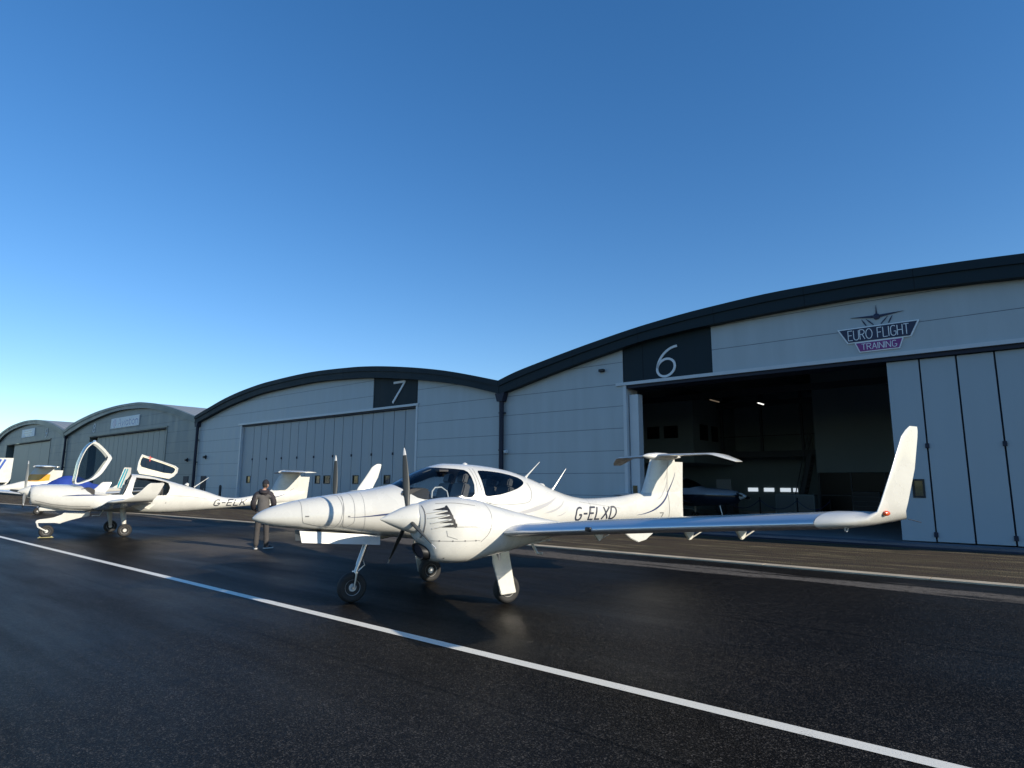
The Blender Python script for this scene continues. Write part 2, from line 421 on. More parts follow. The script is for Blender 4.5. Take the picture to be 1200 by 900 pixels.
    bp2 = n.new('ShaderNodeBump'); bp2.inputs['Strength'].default_value = .10; bp2.inputs['Distance'].default_value = .05
    l.new(mid, bp2.inputs['Height']); l.new(bp.outputs[0], bp2.inputs['Normal']); l.new(bp2.outputs[0], b.inputs['Normal'])
    return m
def sheet(name, x0, x1, y0, y1, z, m):
    bm = bmesh.new(); vv = [bm.verts.new((x,y,0)) for x, y in ((x0,y0),(x1,y0),(x1,y1),(x0,y1))]; bm.faces.new(vv)
    o = obj(name, bm, m, smooth=False); o.location = W(0,0,z); o.rotation_euler = (0,0,ROTB); return tag(o, kind='structure')
M['grass_far'] = mat('far_grass', (.045,.055,.02), .9, var=.3, vscale=.05)
sheet('ground', -3000, 3000, -3000, 3000, -.02, M['grass_far'])
sheet('asphalt_apron', -260, 130, -70, -3, 0, asphalt())
def worn_line():
    m = mat('line_paint', (.62,.62,.58), .45); n = m.node_tree.nodes; l = m.node_tree.links; b = n['Principled BSDF']
    tc = n.new('ShaderNodeTexCoord'); q = n.new('ShaderNodeTexNoise'); q.inputs['Scale'].default_value = 70; q.inputs['Detail'].default_value = 5; q.inputs['Roughness'].default_value = .75
    l.new(tc.outputs['Object'], q.inputs[0]); mr = n.new('ShaderNodeMapRange'); mr.inputs[1].default_value = .37; mr.inputs[2].default_value = .49; l.new(q.outputs[0], mr.inputs[0])
    mx = n.new('ShaderNodeMix'); mx.data_type = 'RGBA'; mx.inputs[6].default_value = (.12,.12,.115,1); mx.inputs[7].default_value = (.90,.87,.76,1)
    q2 = n.new('ShaderNodeTexNoise'); q2.inputs['Scale'].default_value = 2.3; q2.inputs['Detail'].default_value = 8; l.new(tc.outputs['Object'], q2.inputs[0]); wr = n.new('ShaderNodeMapRange'); wr.inputs[1].default_value = .56; wr.inputs[2].default_value = .70; wr.inputs[3].default_value = .30; wr.inputs[4].default_value = .43; l.new(q2.outputs[0], wr.inputs[0]); l.new(wr.outputs[0], mr.inputs[1])
    ad = n.new('ShaderNodeMath'); ad.inputs[1].default_value = .12; l.new(wr.outputs[0], ad.inputs[0]); l.new(ad.outputs[0], mr.inputs[2])
    l.new(mr.outputs[0], mx.inputs[0]); l.new(mx.outputs[2], b.inputs['Base Color'])
    bp = n.new('ShaderNodeBump'); bp.inputs['Strength'].default_value = .4; bp.inputs['Distance'].default_value = .004; l.new(q.outputs[0], bp.inputs['Height']); l.new(bp.outputs[0], b.inputs['Normal'])
    return m
sheet('painted_line', -200, 60, -16.62, -16.48, .004, worn_line())
# verge of rough dormant grass between kerb and hangars
def verge_mat():
    m = mat('dormant_verge', (.05,.04,.02), .95); n = m.node_tree.nodes; l = m.node_tree.links; b = n['Principled BSDF']
    tc = n.new('ShaderNodeTexCoord'); mp = n.new('ShaderNodeMapping'); mp.inputs['Scale'].default_value = (.35, 2.2, 1); l.new(tc.outputs['Object'], mp.inputs[0])
    q = n.new('ShaderNodeTexNoise'); q.inputs['Scale'].default_value = 1.1; q.inputs['Detail'].default_value = 9; q.inputs['Roughness'].default_value = .68; l.new(mp.outputs[0], q.inputs[0])
    r = n.new('ShaderNodeValToRGB'); e = r.color_ramp.elements
    e[0].position = .40; e[0].color = (.032,.019,.009,1); e[1].position = .64; e[1].color = (.18,.135,.075,1)
    x = e.new(.48); x.color = (.058,.036,.016,1); x = e.new(.545); x.color = (.060,.046,.017,1)
    l.new(q.outputs[0], r.inputs[0]); l.new(r.outputs[0], b.inputs['Base Color'])
    f = n.new('ShaderNodeTexNoise'); f.inputs['Scale'].default_value = 30; f.inputs['Detail'].default_value = 4; l.new(tc.outputs['Object'], f.inputs[0])
    bp = n.new('ShaderNodeBump'); bp.inputs['Strength'].default_value = 1; bp.inputs['Distance'].default_value = .06; l.new(f.outputs[0], bp.inputs['Height']); l.new(bp.outputs[0], b.inputs['Normal'])
    return m
KS = [(-260,-19.5),(-120,-13.2),(-57.4,-9.8),(-35,-8.55),(-24.6,-7.95),(-16,-7.65),(-8.4,-7.46),(0,-7.38),(3,-7.34),(130,-7.34)]
ky = lambda s_: float(pchip([p[0] for p in KS],[p[1] for p in KS], np.array([s_]))[0])
bm = bmesh.new(); sp = [float(v) for v in np.concatenate([np.linspace(-260,-60,40), np.linspace(-57,30,60), [60,130]])]
loft(bm, [[(q, ky(q)+.14, 0), (q, -.2, 0)] for q in sp], closed=False, cap=(False,False))
vg = tag(obj('verge', bm, verge_mat(), smooth=False), kind='structure'); vg.location = W(0,0,.018); vg.rotation_euler = (0,0,ROTB)
M['concrete'] = mat('kerb_concrete', (.50,.42,.30), .8, var=.25, vscale=1.5, bump=.3, bscale=30)
bm = bmesh.new(); s = -200
while s < 100:
    vv = box(bm, s, s+3.0-.012, -.15, .15, -.1, .026)
    for v in vv: v.co.y += ky(v.co.x)
    s += 3.0
kb = tag(obj('kerb', bm, M['concrete'], smooth=False), kind='structure'); kb.location = W(0,0,0); kb.rotation_euler = (0,0,ROTB)
M['slab'] = mat('threshold_concrete', (.13,.125,.14), .8, var=.2, vscale=1.2)
sheet('hangar_floor', -15.6, 15.4, .12, 18.0, .085, M['floor'])
bm = bmesh.new(); box(bm, -112, 30, -.62, .12, -.1, .10)
ts = tag(obj('threshold_slab', bm, M['slab'], smooth=False), kind='structure'); ts.location = W(0,0,0); ts.rotation_euler = (0,0,ROTB)
bm = bmesh.new(); box(bm, -112, 30, -1.02, -.62, -.1, .036)
ts = tag(obj('drainage_channel', bm, M['gap'], smooth=False), kind='structure'); ts.location = W(0,0,0); ts.rotation_euler = (0,0,ROTB)

# ------------------------------------------------------------------ hangars
def hangar(sL, sR, top, bot, dL, dR, lint, wallm, doorm, fascm, label, doors, npanel=None, digit=None, depth=38, detail=True):
    """top/bot: (s,z) profiles of the roof edge board; doors: list of (s0,s1,[window]) panels"""
    mid = (sL+sR)/2
    root = thing('hangar', label, 'hangar', W(mid,0,0), ROTB, 'hangars in a row along the apron')
    X = lambda s: s-mid
    ss = np.linspace(sL, sR, 61); zt = pchip([p[0] for p in top],[p[1] for p in top], ss); zb = pchip([p[0] for p in bot],[p[1] for p in bot], ss)
    zbf = lambda s: float(pchip([p[0] for p in bot],[p[1] for p in bot], np.array([s]))[0])
    def wall_strip(bm, a, b, z0, zf, y0=0, y1=.22):
        q = np.linspace(a, b, max(2, int((b-a)/.6)+2)); rings = []
        for s_ in q: rings.append([(X(s_), y0, z0), (X(s_), y0, zf(s_)), (X(s_), y1, zf(s_)), (X(s_), y1, z0)])
        loft(bm, rings)
    up = lambda s_: zbf(s_)+.25
    bm = bmesh.new(); wall_strip(bm, sL+.02, dL, .1, up); obj('front_wall', bm, wallm, root, smooth=False)
    bm = bmesh.new(); wall_strip(bm, dR, sR-.02, .1, up)
    if npanel: 
        wall_strip(bm, dL, npanel[0], lint, up) if npanel[0]-dL > .1 else None
        wall_strip(bm, npanel[1], dR, lint, up)
    else: wall_strip(bm, dL, dR, lint, up)
    obj('front_wall', bm, wallm, root, smooth=False)
    if npanel:
        bm = bmesh.new(); wall_strip(bm, npanel[0], npanel[1], lint, up, .03); obj('number_panel', bm, M['fascia'], root, smooth=False)
    # roof
    bm = bmesh.new()
    outer = [(X(s_), z-.04) for s_, z in zip(ss, zt)]; inner = [(X(s_), z-.22) for s_, z in zip(ss, zt)]
    pf = outer+inner[::-1]
    loft(bm, [[(a, -.1, b-.1) for a, b in pf], [(a, depth, b-.1) for a, b in pf]]); obj('roof', bm, M['roof'], root, smooth=True, angle=20)
    kz = 1-.36/21.5; zt = 1.73+(zt-1.73)*kz; zb_w = zb; zb = 1.73+(zb-1.73)*kz+.06
    # roof edge board in two steps
    bm = bmesh.new()
    loft(bm, [[(X(s_), -.38, a), (X(s_), -.38, a-(a-b)*.42), (X(s_), -.12, a-(a-b)*.42), (X(s_), -.12, a)] for s_, a, b in zip(ss, zt, zb)])
    loft(bm, [[(X(s_), -.32, a-(a-b)*.42), (X(s_), -.32, b), (X(s_), -.003, b), (X(s_), -.003, a-(a-b)*.42)] for s_, a, b in zip(ss, zt, zb)])
    obj('roof_edge', bm, fascm, root, smooth=False)
    # other walls
    bm = bmesh.new(); zl = zt[0]-.3; zr = zt[-1]-.3
    box(bm, X(sL)+.02, X(sL)+.2, .22, depth-.3, 0, zl); obj('side_wall', bm, M['inner'] if detail else wallm, root, smooth=False); bm = bmesh.new(); box(bm, X(sR)-.2, X(sR)-.02, .22, depth-.3, 0, zr); obj('side_wall', bm, M['inner'] if detail else wallm, root, smooth=False)
    # lintel trim
    bm = bmesh.new(); box(bm, X(dL)-.3, X(dR)+.05, -.07, -.002, lint-.1, lint+.02)
    obj('lintel_trim', bm, M['trim'] if detail else fascm, root, smooth=False)
    # jamb lining
    bm = bmesh.new(); box(bm, X(dL)-.001, X(dL)+.14, -.03, .9, .1, lint-.1); obj('door_jamb', bm, M['trim'] if detail else fascm, root, smooth=False)
    bm = bmesh.new(); box(bm, X(dR)-.14, X(dR)+.001, -.03, .9, .1, lint-.1); obj('door_jamb', bm, M['trim'] if detail else fascm, root, smooth=False)
    zD = lint-(.24 if npanel and dR > 0 else .22)
    # head track behind the lintel
    bm = bmesh.new(); box(bm, X(dL)+.14, X(dR)-.14, .02, .9, zD+.02, lint-.11); obj('door_head', bm, M['gap'], root, smooth=False)
    for k, (a, b, win, knot) in enumerate(doors):
        y = .16 if detail else .3
        bm = bmesh.new()
        g = .022
        if win:
            wx0, wx1, wz0, wz1 = win
            for (x0, x1, z0, z1) in ((a+g, wx0, .13, zD), (wx1, b-g, .13, zD), (wx0, wx1, .13, wz0), (wx0, wx1, wz1, zD)): box(bm, X(x0), X(x1), y, y+.09, z0, z1)
            bmesh.ops.remove_doubles(bm, verts=bm.verts, dist=1e-4)
        else: box(bm, X(a+g), X(b-g), y, y+.09, .13, zD, bevel=.012)
        dp = obj('door_panel', bm, doorm, root, smooth=False)
        if win:
            bm = bmesh.new(); wx0, wx1, wz0, wz1 = win
            for (x0, x1, z0, z1) in ((wx0, wx0+.05, wz0, wz1), (wx1-.05, wx1, wz0, wz1), (wx0+.05, wx1-.05, wz0, wz0+.05), (wx0+.05, wx1-.05, wz1-.05, wz1)): box(bm, X(x0), X(x1), y-.02, y+.10, z0, z1)
            wf = obj('window_frame', bm, M['dark'], dp, smooth=False)
            bm = bmesh.new(); box(bm, X(wx0+.05), X(wx1-.05), y+.03, y+.05, wz0+.05, wz1-.05); obj('window_pane', bm, M['pane'], dp, smooth=False)
        if knot:
            for z in knot:
                bm = bmesh.new(); box(bm, X(a)-.05, X(a)+.05, y-.05, y-.001, z-.07, z+.07, bevel=.01)
                obj('hinge', bm, M['gap'], dp, smooth=False)
    if doors:
        bm = bmesh.new(); box(bm, X(doors[0][0]), X(doors[-1][1]), .27 if detail else .41, .3 if detail else .44, .12, zD); obj('door_backing', bm, M['gap'], root, smooth=False)
    if digit:
        ch, x, z, h, wd, wid = digit
        bm = bmesh.new(); letters(bm, ch, X(x), z, h, wd, lambda p: Vector((p[0], .026 if npanel else -.004, p[1])), width=wid, shear=.14 if ch in '67' else .1); solid(bm, .03); obj('number', bm, M['digit'], root, smooth=False)
    return root, X
M['pane'] = mat('door_window_pane', (.035,.05,.03), .1, var=.9, vscale=5, coat=.3)
def person_door(root, X, s):
    bm = bmesh.new(); box(bm, X(s)-.45, X(s)+.45, -.03, -.002, .11, 2.12); d = obj('person_door', bm, M['gap'], root, smooth=False)
    bm = bmesh.new(); tube(bm, [(X(s)+.33,-.03,1.05),(X(s)+.33,-.08,1.05),(X(s)+.33,-.08,1.2)], .012, 6); obj('handle', bm, M['metal'], d)
def wall_lamp(root, X, s, z, c='dark'):
    bm = bmesh.new(); box(bm, X(s)-.14, X(s)+.14, -.2, -.002, z-.09, z+.09, bevel=.03); box(bm, X(s)-.05, X(s)+.05, -.05, -.001, z-.16, z+.16); obj('wall_lamp', bm, M[c], root, smooth=False)
def downpipe(root, X, s, z1, m='gap', w=.11):
    bm = bmesh.new(); tube(bm, [(X(s),-.16,.1),(X(s),-.16,z1-.3)], w, 10); prism(bm, [(X(s)-.28,z1),(X(s)+.28,z1),(X(s)+.16,z1-.38),(X(s)-.16,z1-.38)], -.32, -.01)
    for z in (1.2,3.2,4.9): box(bm, X(s)-w-.03, X(s)+w+.03, -.2, -.001, z-.03, z+.03)
    obj('downpipe', bm, M[m], root, smooth=True)

K = 1.815
# hangar 6
t6 = [(-15.83,6.46),(-14.9,6.73),(-13.35,7.05),(-10.7,7.54),(-8.1,7.93),(-5.85,8.14),(-3.2,8.26),(-1.1,8.25),(1.1,8.17),(3.05,8.05),(8,7.6),(12,7.0),(15.6,6.4)]
b6 = [(-15.83,5.76),(-15.3,5.87),(-13.36,6.30),(-10.7,6.84),(-8.15,7.26),(-5.86,7.43),(-3.27,7.53),(-1.2,7.56),(1.05,7.48),(3,7.35),(8,6.9),(12,6.3),(15.6,5.74)]
dd = []; s = -.5
for k in range(11):
    e = s+[.86,.9,.88][k % 3]
    dd.append((s, e, (s+.39,s+.70,1.36,1.9) if k % 3 == 0 else None, (2.86,.33) if k % 2 == 1 else None)); s = e
h6, X6 = hangar(-15.83, 15.6, t6, b6, -9.55, 9.4, 5.67, M['clad_light'], M['door_light'], M['fascia'],
    'light grey arched hangar numbered 6 with its doors slid open, nearest on the right', dd, (-9.55,-5.87), ('6', -8.10, 5.76, 1.12, .088, .72))
bm = bmesh.new()
x = -9.4
box(bm, X6(-9.36), X6(-8.98), .14, .5, .1, 5.2); w_ = obj('door_panel', bm, M['trim'], h6, smooth=False)
bm = bmesh.new(); box(bm, X6(-9.29), X6(-9.1), .12, .138, 1.15, 1.65); obj('window_pane', bm, M['pane'], w_, smooth=False)
bm = bmesh.new(); box(bm, X6(-10.6), X6(-10.36), -.16, -.002, 6.22, 6.34, bevel=.03); obj('wall_lamp', bm, M['dark'], h6, smooth=False)
downpipe(h6, X6, -15.80, 5.8)
bm = bmesh.new(); box(bm, X6(-15.63), X6(-15.5), -.2, -.002, 3.05, 3.2, bevel=.02); obj('pipe_lamp', bm, M['trim'], h6, smooth=False)  # small whitish lamp beside the downpipe
# hangar 7
t7 = [(-47.4,6.87),(-45.02,7.39),(-42.64,7.87),(-39.9,8.25),(-36.54,8.52),(-31.9,8.62),(-27.01,8.42),(-25.41,8.28),(-22.47,7.89),(-19.84,7.43),(-18.6,7.16),(-17.46,6.88),(-15.85,6.46)]
b7 = [(-47.4,6.2),(-46.9,6.3),(-41.13,7.35),(-36.45,7.80),(-31.5,7.90),(-26.96,7.70),(-22.44,7.18),(-18.6,6.5),(-15.85,5.78)]
dd = []; s = -40.0; k = 0
wins = {0:(-39.55,-39.0),9:(-31.1,-30.55),10:(-30.2,-29.5),13:(-27.3,-26.75),16:(-24.5,-23.95)}
edges = [-40.35,-38.9,-37.95,-37.0,-36.05,-35.1,-34.2,-33.25,-32.3,-31.35,-30.35,-29.35,-28.45,-27.5,-26.6,-25.65,-24.7,-23.8,-22.85,-22.0]
for k in range(len(edges)-1):
    a, b = edges[k], edges[k+1]; win = None
    for (c, d) in wins.values():
        if a+.03 < (c+d)/2 < b-.03: win = (max(c,a+.07), min(d,b-.07), 1.62, 2.12)
    dd.append((a, b, win, (3.25,.35) if k % 2 == 1 else None))
h7, X7 = hangar(-47.4, -15.85, t7, b7, -40.55, -21.7, 5.8, M['clad_light'], M['door_light7'], M['fascia'],
    'light grey arched hangar numbered 7 with closed folding doors behind the man', dd, (-25.5,-21.75), ('7', -24.0, 6.0, 1.1, .12, .95))
person_door(h7, X7, -45.8); wall_lamp(h7, X7, -45.7, 3.55); downpipe(h7, X7, -47.2, 6.3)
# hangar 8
t8 = [(-80.9,7.42),(-78.5,7.95),(-75.1,8.42),(-68.8,8.93),(-64.2,9.05),(-60,8.98),(-56.9,8.70),(-52.3,7.95),(-47.45,6.85)]
b8 = [(-80.9,6.6),(-78.9,6.95),(-72.3,7.93),(-64.2,8.48),(-58.5,8.28),(-54.9,7.85),(-51,7.1),(-47.45,6.25)]
edges = [-72.2]+[-71.6+k*1.22 for k in range(15)]+[-53.4]
dd = [(edges[k], edges[k+1], None, None) for k in range(1,len(edges)-1)]
h8, X8 = hangar(-80.9, -47.45, t8, b8, -73.0, -53.3, 6.35, M['clad_dark'], M['door_dark'], M['fascia9'],
    'dark grey arched hangar under a wide white banner sign, left of hangar 7', dd, None, ('8', -72.2, 6.72, .85, .10, .62), detail=False)
person_door(h8, X8, -48.9); wall_lamp(h8, X8, -48.9, 3.4); downpipe(h8, X8, -80.6, 6.8)
# hangar 9
t9 = [(-114,7.5),(-112.8,8.0),(-108,8.95),(-103.9,9.35),(-98,9.55),(-93.4,9.42),(-87.7,8.80),(-84,8.1),(-80.95,7.40)]
b9 = [(-114,6.6),(-108,8.2),(-103,8.75),(-98,8.95),(-93,8.8),(-87.7,8.1),(-84,7.4),(-80.95,6.6)]
dd = [(-105,-97.5,None,None),(-97.5,-92,None,None),(-92,-86.9,None,None)]
h9, X9 = hangar(-114, -80.95, t9, b9, -107.8, -86.8, 6.7, M['clad_dark'], M['door_dark'], M['fascia9'],
    'dark grey arched hangar at the far left end of the row', dd, None, ('9', -89.4, 6.95, 1.05, .10, .8), detail=False)
# bollard by hangar 7
bm = bmesh.new(); lathe(bm, [(0,.09),(1.35,.09),(1.42,.07),(1.45,.02)], (0,0,0), 'Z', 16)
bl = tag(obj('bollard', bm, M['dark']), 'dark round bollard at the left door corner of hangar 7', 'bollard'); bl.location = W(-41.3,-.8,.03)

# ------------------------------------------------------------------ signs
sg = thing('hangar_sign', 'dark blue and magenta EURO FLIGHT TRAINING sign with an aircraft emblem on hangar 6', 'sign', W(-.6,0,6.3), ROTB)
def SX(s): return s+.6
def SZ(z): return z-6.3
def rails(bm, z, a0, a1, fn): pass
bm = bmesh.new(); prism(bm, [(SX(-1.72),SZ(6.60)),(SX(.50),SZ(6.60)),(SX(.26),SZ(6.12)),(SX(-1.46),SZ(6.12))], -.045, -.003)
prism(bm, [(SX(-1.26),SZ(6.118)),(SX(.06),SZ(6.118)),(SX(-.06),SZ(5.80)),(SX(-1.14),SZ(5.80))], -.045, -.003); obj('backing', bm, M['sign_white'], sg, smooth=False)
bm = bmesh.new(); prism(bm, [(SX(-1.66),SZ(6.57)),(SX(.44),SZ(6.57)),(SX(.23),SZ(6.15)),(SX(-1.43),SZ(6.15))], -.055, -.0455); obj('name_board', bm, M['navy'], sg, smooth=False)
bm = bmesh.new(); prism(bm, [(SX(-1.22),SZ(6.10)),(SX(.02),SZ(6.10)),(SX(-.08),SZ(5.83)),(SX(-1.12),SZ(5.83))], -.055, -.0455); obj('name_board', bm, M['magenta'], sg, smooth=False, label='magenta lower board')
fy = lambda y: (lambda p: Vector((p[0], y, p[1])))
bm = bmesh.new(); letters(bm, 'EURO FLIGHT', SX(-1.42), SZ(6.21), .31, .022, fy(-.058), width=1.64, sp=.14); letters(bm, 'TRAINING', SX(-1.07), SZ(5.87), .19, .018, fy(-.058), width=.94, sp=.16); obj('lettering', bm, M['sign_white'], sg, smooth=False)
bm = bmesh.new()
cx, cz = SX(-.60), SZ(6.88)
lathe(bm, [(-.06,.01),(-.05,.09),(-.01,.10)], (cx,0,cz), 'Y', 16)
prism(bm, [(cx-.72,cz+.06),(cx-.1,cz-.03),(cx-.1,cz+.05)], -.03, -.003); prism(bm, [(cx+.72,cz+.06),(cx+.1,cz+.05),(cx+.1,cz-.03)], -.03, -.003)
prism(bm, [(cx-.02,cz+.09),(cx,cz+.36),(cx+.02,cz+.09)], -.03, -.003)
for sgn in (-1,1):
    for q in range(2): ribbon(bm, [(cx+sgn*(.42-.12*q-.03*j-.02*q*j), cz-.03-.055*j) for j in range(5)], [.012,.04,.03], fy(-.02))
obj('aircraft_emblem', bm, M['navy'], sg, smooth=False)
# banner on hangar 8
b8s = thing('hangar_sign', 'wide white banner sign with dark lettering above the doors of hangar 8', 'sign', W(-63.3,0,7.25), ROTB)
bm = bmesh.new(); box(bm, -3.6, 3.6, -.07, -.004, -.48, .52); obj('board', bm, M['sign_white'], b8s, smooth=False)
bm = bmesh.new(); letters(bm, 'Aviation', -1.6, -.3, .72, .09, fy(-.075), width=4.9, sp=.14); lathe(bm, [(-.08,.02),(-.078,.42),(-.072,.42)], (-2.6,0,.02), 'Y', 20); obj('lettering', bm, M['blue_paint'], b8s, smooth=False)
b9s = thing('hangar_sign', 'small pale blue square sign high on the leftmost hangar', 'sign', W(-97.2,0,7.8), ROTB)
bm = bmesh.new(); box(bm, -3.0, 3.0, -.07, -.004, -.52, .55); obj('board', bm, M['sign_white'], b9s, smooth=False)
bm = bmesh.new()
for j, (a, b) in enumerate(((-1.7,1.5),(-1.9,1.8),(-1.4,1.2))): ribbon(bm, [(a,.27-.28*j),(b,.27-.28*j)], .12, fy(-.075))
obj('lettering', bm, M['stripe_grey'], b9s, smooth=False)

# ------------------------------------------------------------------ hangar 6 interior (frame of hangar 6)
def inb(name, cat, label, boxes, m, kind=None):
    pass
DB = 18.0
bm = bmesh.new(); box(bm, X6(-15.6), X6(-11.3), DB, DB+.15, .1, 8.2); box(bm, X6(-8.15), X6(15.4), DB, DB+.15, .1, 8.2); box(bm, X6(-11.3), X6(-8.15), DB, DB+.15, 3.2, 8.2)
obj('back_wall', bm, M['inner'], h6, smooth=False)
bm = bmesh.new(); box(bm, X6(-11.3), X6(-8.15), DB+.02, DB+.1, .1, 3.2)
rd = obj('roller_door', bm, M['inner'], h6, smooth=False)
for s0 in (-11.08,-10.12,-9.16,-8.42):
    bm = bmesh.new(); box(bm, X6(s0), X6(s0+(.6 if s0 < -8.5 else .26)), DB-.01, DB+.018, 1.28, 1.5, bevel=.004); obj('window_pane', bm, M['daylit'], rd, smooth=False)
# office block upstairs at the left
bm = bmesh.new(); box(bm, X6(-15.55), X6(-11.7), 11.5, 17.9, 2.9, 6.6)
off = obj('office_block', bm, M['inner'], h6, smooth=False)
for a, b in ((-14.5,-13.75),(-13.45,-12.6)):
    bm = bmesh.new(); box(bm, X6(a), X6(b), 11.46, 11.499, 4.3, 5.0); obj('window_pane', bm, M['win_dark'], off, smooth=False)
bm = bmesh.new(); box(bm, X6(-11.699), X6(-11.66), 12.4, 13.5, 4.2, 5.1); obj('window_pane', bm, M['win_dark'], off, smooth=False); bm = bmesh.new(); box(bm, X6(-11.699), X6(-11.66), 14.1, 15.0, 4.2, 5.1); obj('window_pane', bm, M['win_dark'], off, smooth=False)
# partition with glazing at the right
bm = bmesh.new(); box(bm, X6(-6.05), X6(9.0), 14.0, 14.15, 2.35, 8.0); obj('partition_wall', bm, M['inner'], h6, smooth=False)
gz = []
bm = bmesh.new(); box(bm, X6(-6.0), X6(9.0), 14.02, 14.1, .1, 2.33); gp = obj('glazed_partition', bm, M['win_dark'], h6, smooth=False)
bm = bmesh.new()
for s0 in np.arange(-6.0, 9, 1.5): box(bm, X6(s0), X6(s0+.07), 13.96, 14.019, .1, 2.33)
box(bm, X6(-6), X6(9), 13.955, 14.018, 1.15, 1.2); obj('glazing_bars', bm, M['inner_dark'], gp, smooth=False)
# mezzanine
bm = bmesh.new(); box(bm, X6(-11.6), X6(-6.1), 15.0, 15.25, 3.25, 3.6); box(bm, X6(-11.6), X6(-6.1), 15.25, 17.9, 3.4, 3.5)
for s0 in (-11.5,-9.2,-7.0): box(bm, X6(s0), X6(s0+.12), 15.05, 15.2, 3.6, 6.9)
box(bm, X6(-11.6), X6(-6.1), 15.08, 15.12, 4.45, 4.5)
obj('mezzanine', bm, M['inner_dark'], h6, smooth=False)
bm = bmesh.new()
for k in range(14): box(bm, X6(-7.2+k*.06), X6(-7.2+k*.06+.10), 14.3, 15.0, .1+k*.235, .14+k*.235)
for yy in (14.28,15.02):
    prism(bm, [(X6(-7.3),.1),(X6(-7.1),.1),(X6(-6.3),3.35),(X6(-6.5),3.35)], yy-.02, yy+.02)
    tube(bm, [(X6(-7.3),yy,1.1),(X6(-6.45),yy,4.35)], .03, 8)
    for k in range(0,14,3): tube(bm, [(X6(-7.15+k*.06),yy,.2+k*.235),(X6(-7.15+k*.06),yy,1.2+k*.235)], .018, 6)
obj('staircase', bm, M['inner_dark'], h6, smooth=False)
bm = bmesh.new()
for s0 in np.arange(-12, 14, 5.2): 
    box(bm, X6(s0), X6(s0)+.2, .9, 17.9, 7.0, 7.25)
for y in (5,10,15): box(bm, X6(-15.5), X6(15.3), y, y+.2, 6.2, 6.5)
obj('roof_beam', bm, M['inner_dark'], h6, smooth=False)
for i, (s0, y, z, mm, ln) in enumerate(((-7.45,10.0,5.72,'tube',.9),(-9.8,10.0,6.05,'tube_dim',1.3))):
    t = thing('ceiling_lamp', ['lit white strip lamp hanging deep inside hangar 6','dim orange strip lamp near the door head inside hangar 6'][i], 'lamp', W(s0,y,z), ROTB)
    bm = bmesh.new(); box(bm, -.1, .1, -ln/2, ln/2, 0, .07); obj('housing', bm, M['inner_dark'], t, smooth=False)
    bm = bmesh.new(); tube(bm, [(0,-ln/2+.05,-.02),(0,ln/2-.05,-.02)], .03, 8); obj('tube', bm, M[mm], t)
    bm = bmesh.new()
    for y_ in (-ln/3,ln/3): tube(bm, [(0,y_,.07),(0,y_,.5)], .008, 5)
    obj('hanger', bm, M['inner_dark'], t)
# rope barrier inside the door
pos = [(-9.3,9.5),(-7.6,9.5),(-5.9,9.5),(-4.5,9.5)]
for i, (s0, y) in enumerate(pos):
    t = thing('barrier_post', 'dark rope barrier post inside hangar 6, '+['nearest the parked aircraft','left of the middle of the roller door','in front of the stairs','by the grey cabinet'][i], 'barrier post', W(s0,y,.09), ROTB, 'rope barrier posts inside hangar 6')
    bm = bmesh.new(); lathe(bm, [(0,.17),(.02,.17),(.04,.04),(.95,.025),(.98,.04),(1.02,.02)], (0,0,0), 'Z', 16); obj('post', bm, M['dark'], t)
    if i < 3:
        bm = bmesh.new(); L = pos[i+1][0]-s0; tube(bm, [(L*k/12, 0, .9-.42*(1-(k/6-1)**2)) for k in range(13)], .018, 8); obj('rope', bm, M['stripe_blue'], t)
def crate_thing(name, cat, label, s0, y, boxes, m, m2=None):
    t = thing(name, label, cat, W(s0,y,.09), ROTB)
    bm = bmesh.new()
    for b_ in boxes[0]: box(bm, *b_, bevel=.015)
    obj('body', bm, m, t, smooth=False)
    if len(boxes) > 1:
        bm = bmesh.new()
        for b_ in boxes[1]: box(bm, *b_)
        obj('front', bm, m2, t, smooth=False)
crate_thing('storage_cabinet', 'cabinet', 'light grey low cabinet beside the stairs inside hangar 6', -6.4, 11.2, [[(-.9,.9,-.3,.3,0,1.15)],[(-.86,-.02,-.32,-.301,.05,1.1),(.02,.86,-.32,-.301,.05,1.1)]], M['inner'], M['door_dark'])
crate_thing('equipment_box', 'equipment box', 'pale square equipment box on a dark stand inside hangar 6', -11.0, 14.2, [[(-.5,.5,-.4,.4,0,1.0)],[(-.42,.42,-.42,-.38,1.02,1.9)]], M['inner_dark'], M['trim'])
crate_thing('tool_chest', 'tool chest', 'black tool chest standing by the glazed partition inside hangar 6', -3.6, 12.8, [[(-.6,.6,-.3,.3,.1,1.3)],[(-.55,.55,-.32,-.301,.2+.22*k,.38+.22*k) for k in range(5)]], M['inner_dark'], M['dark'])

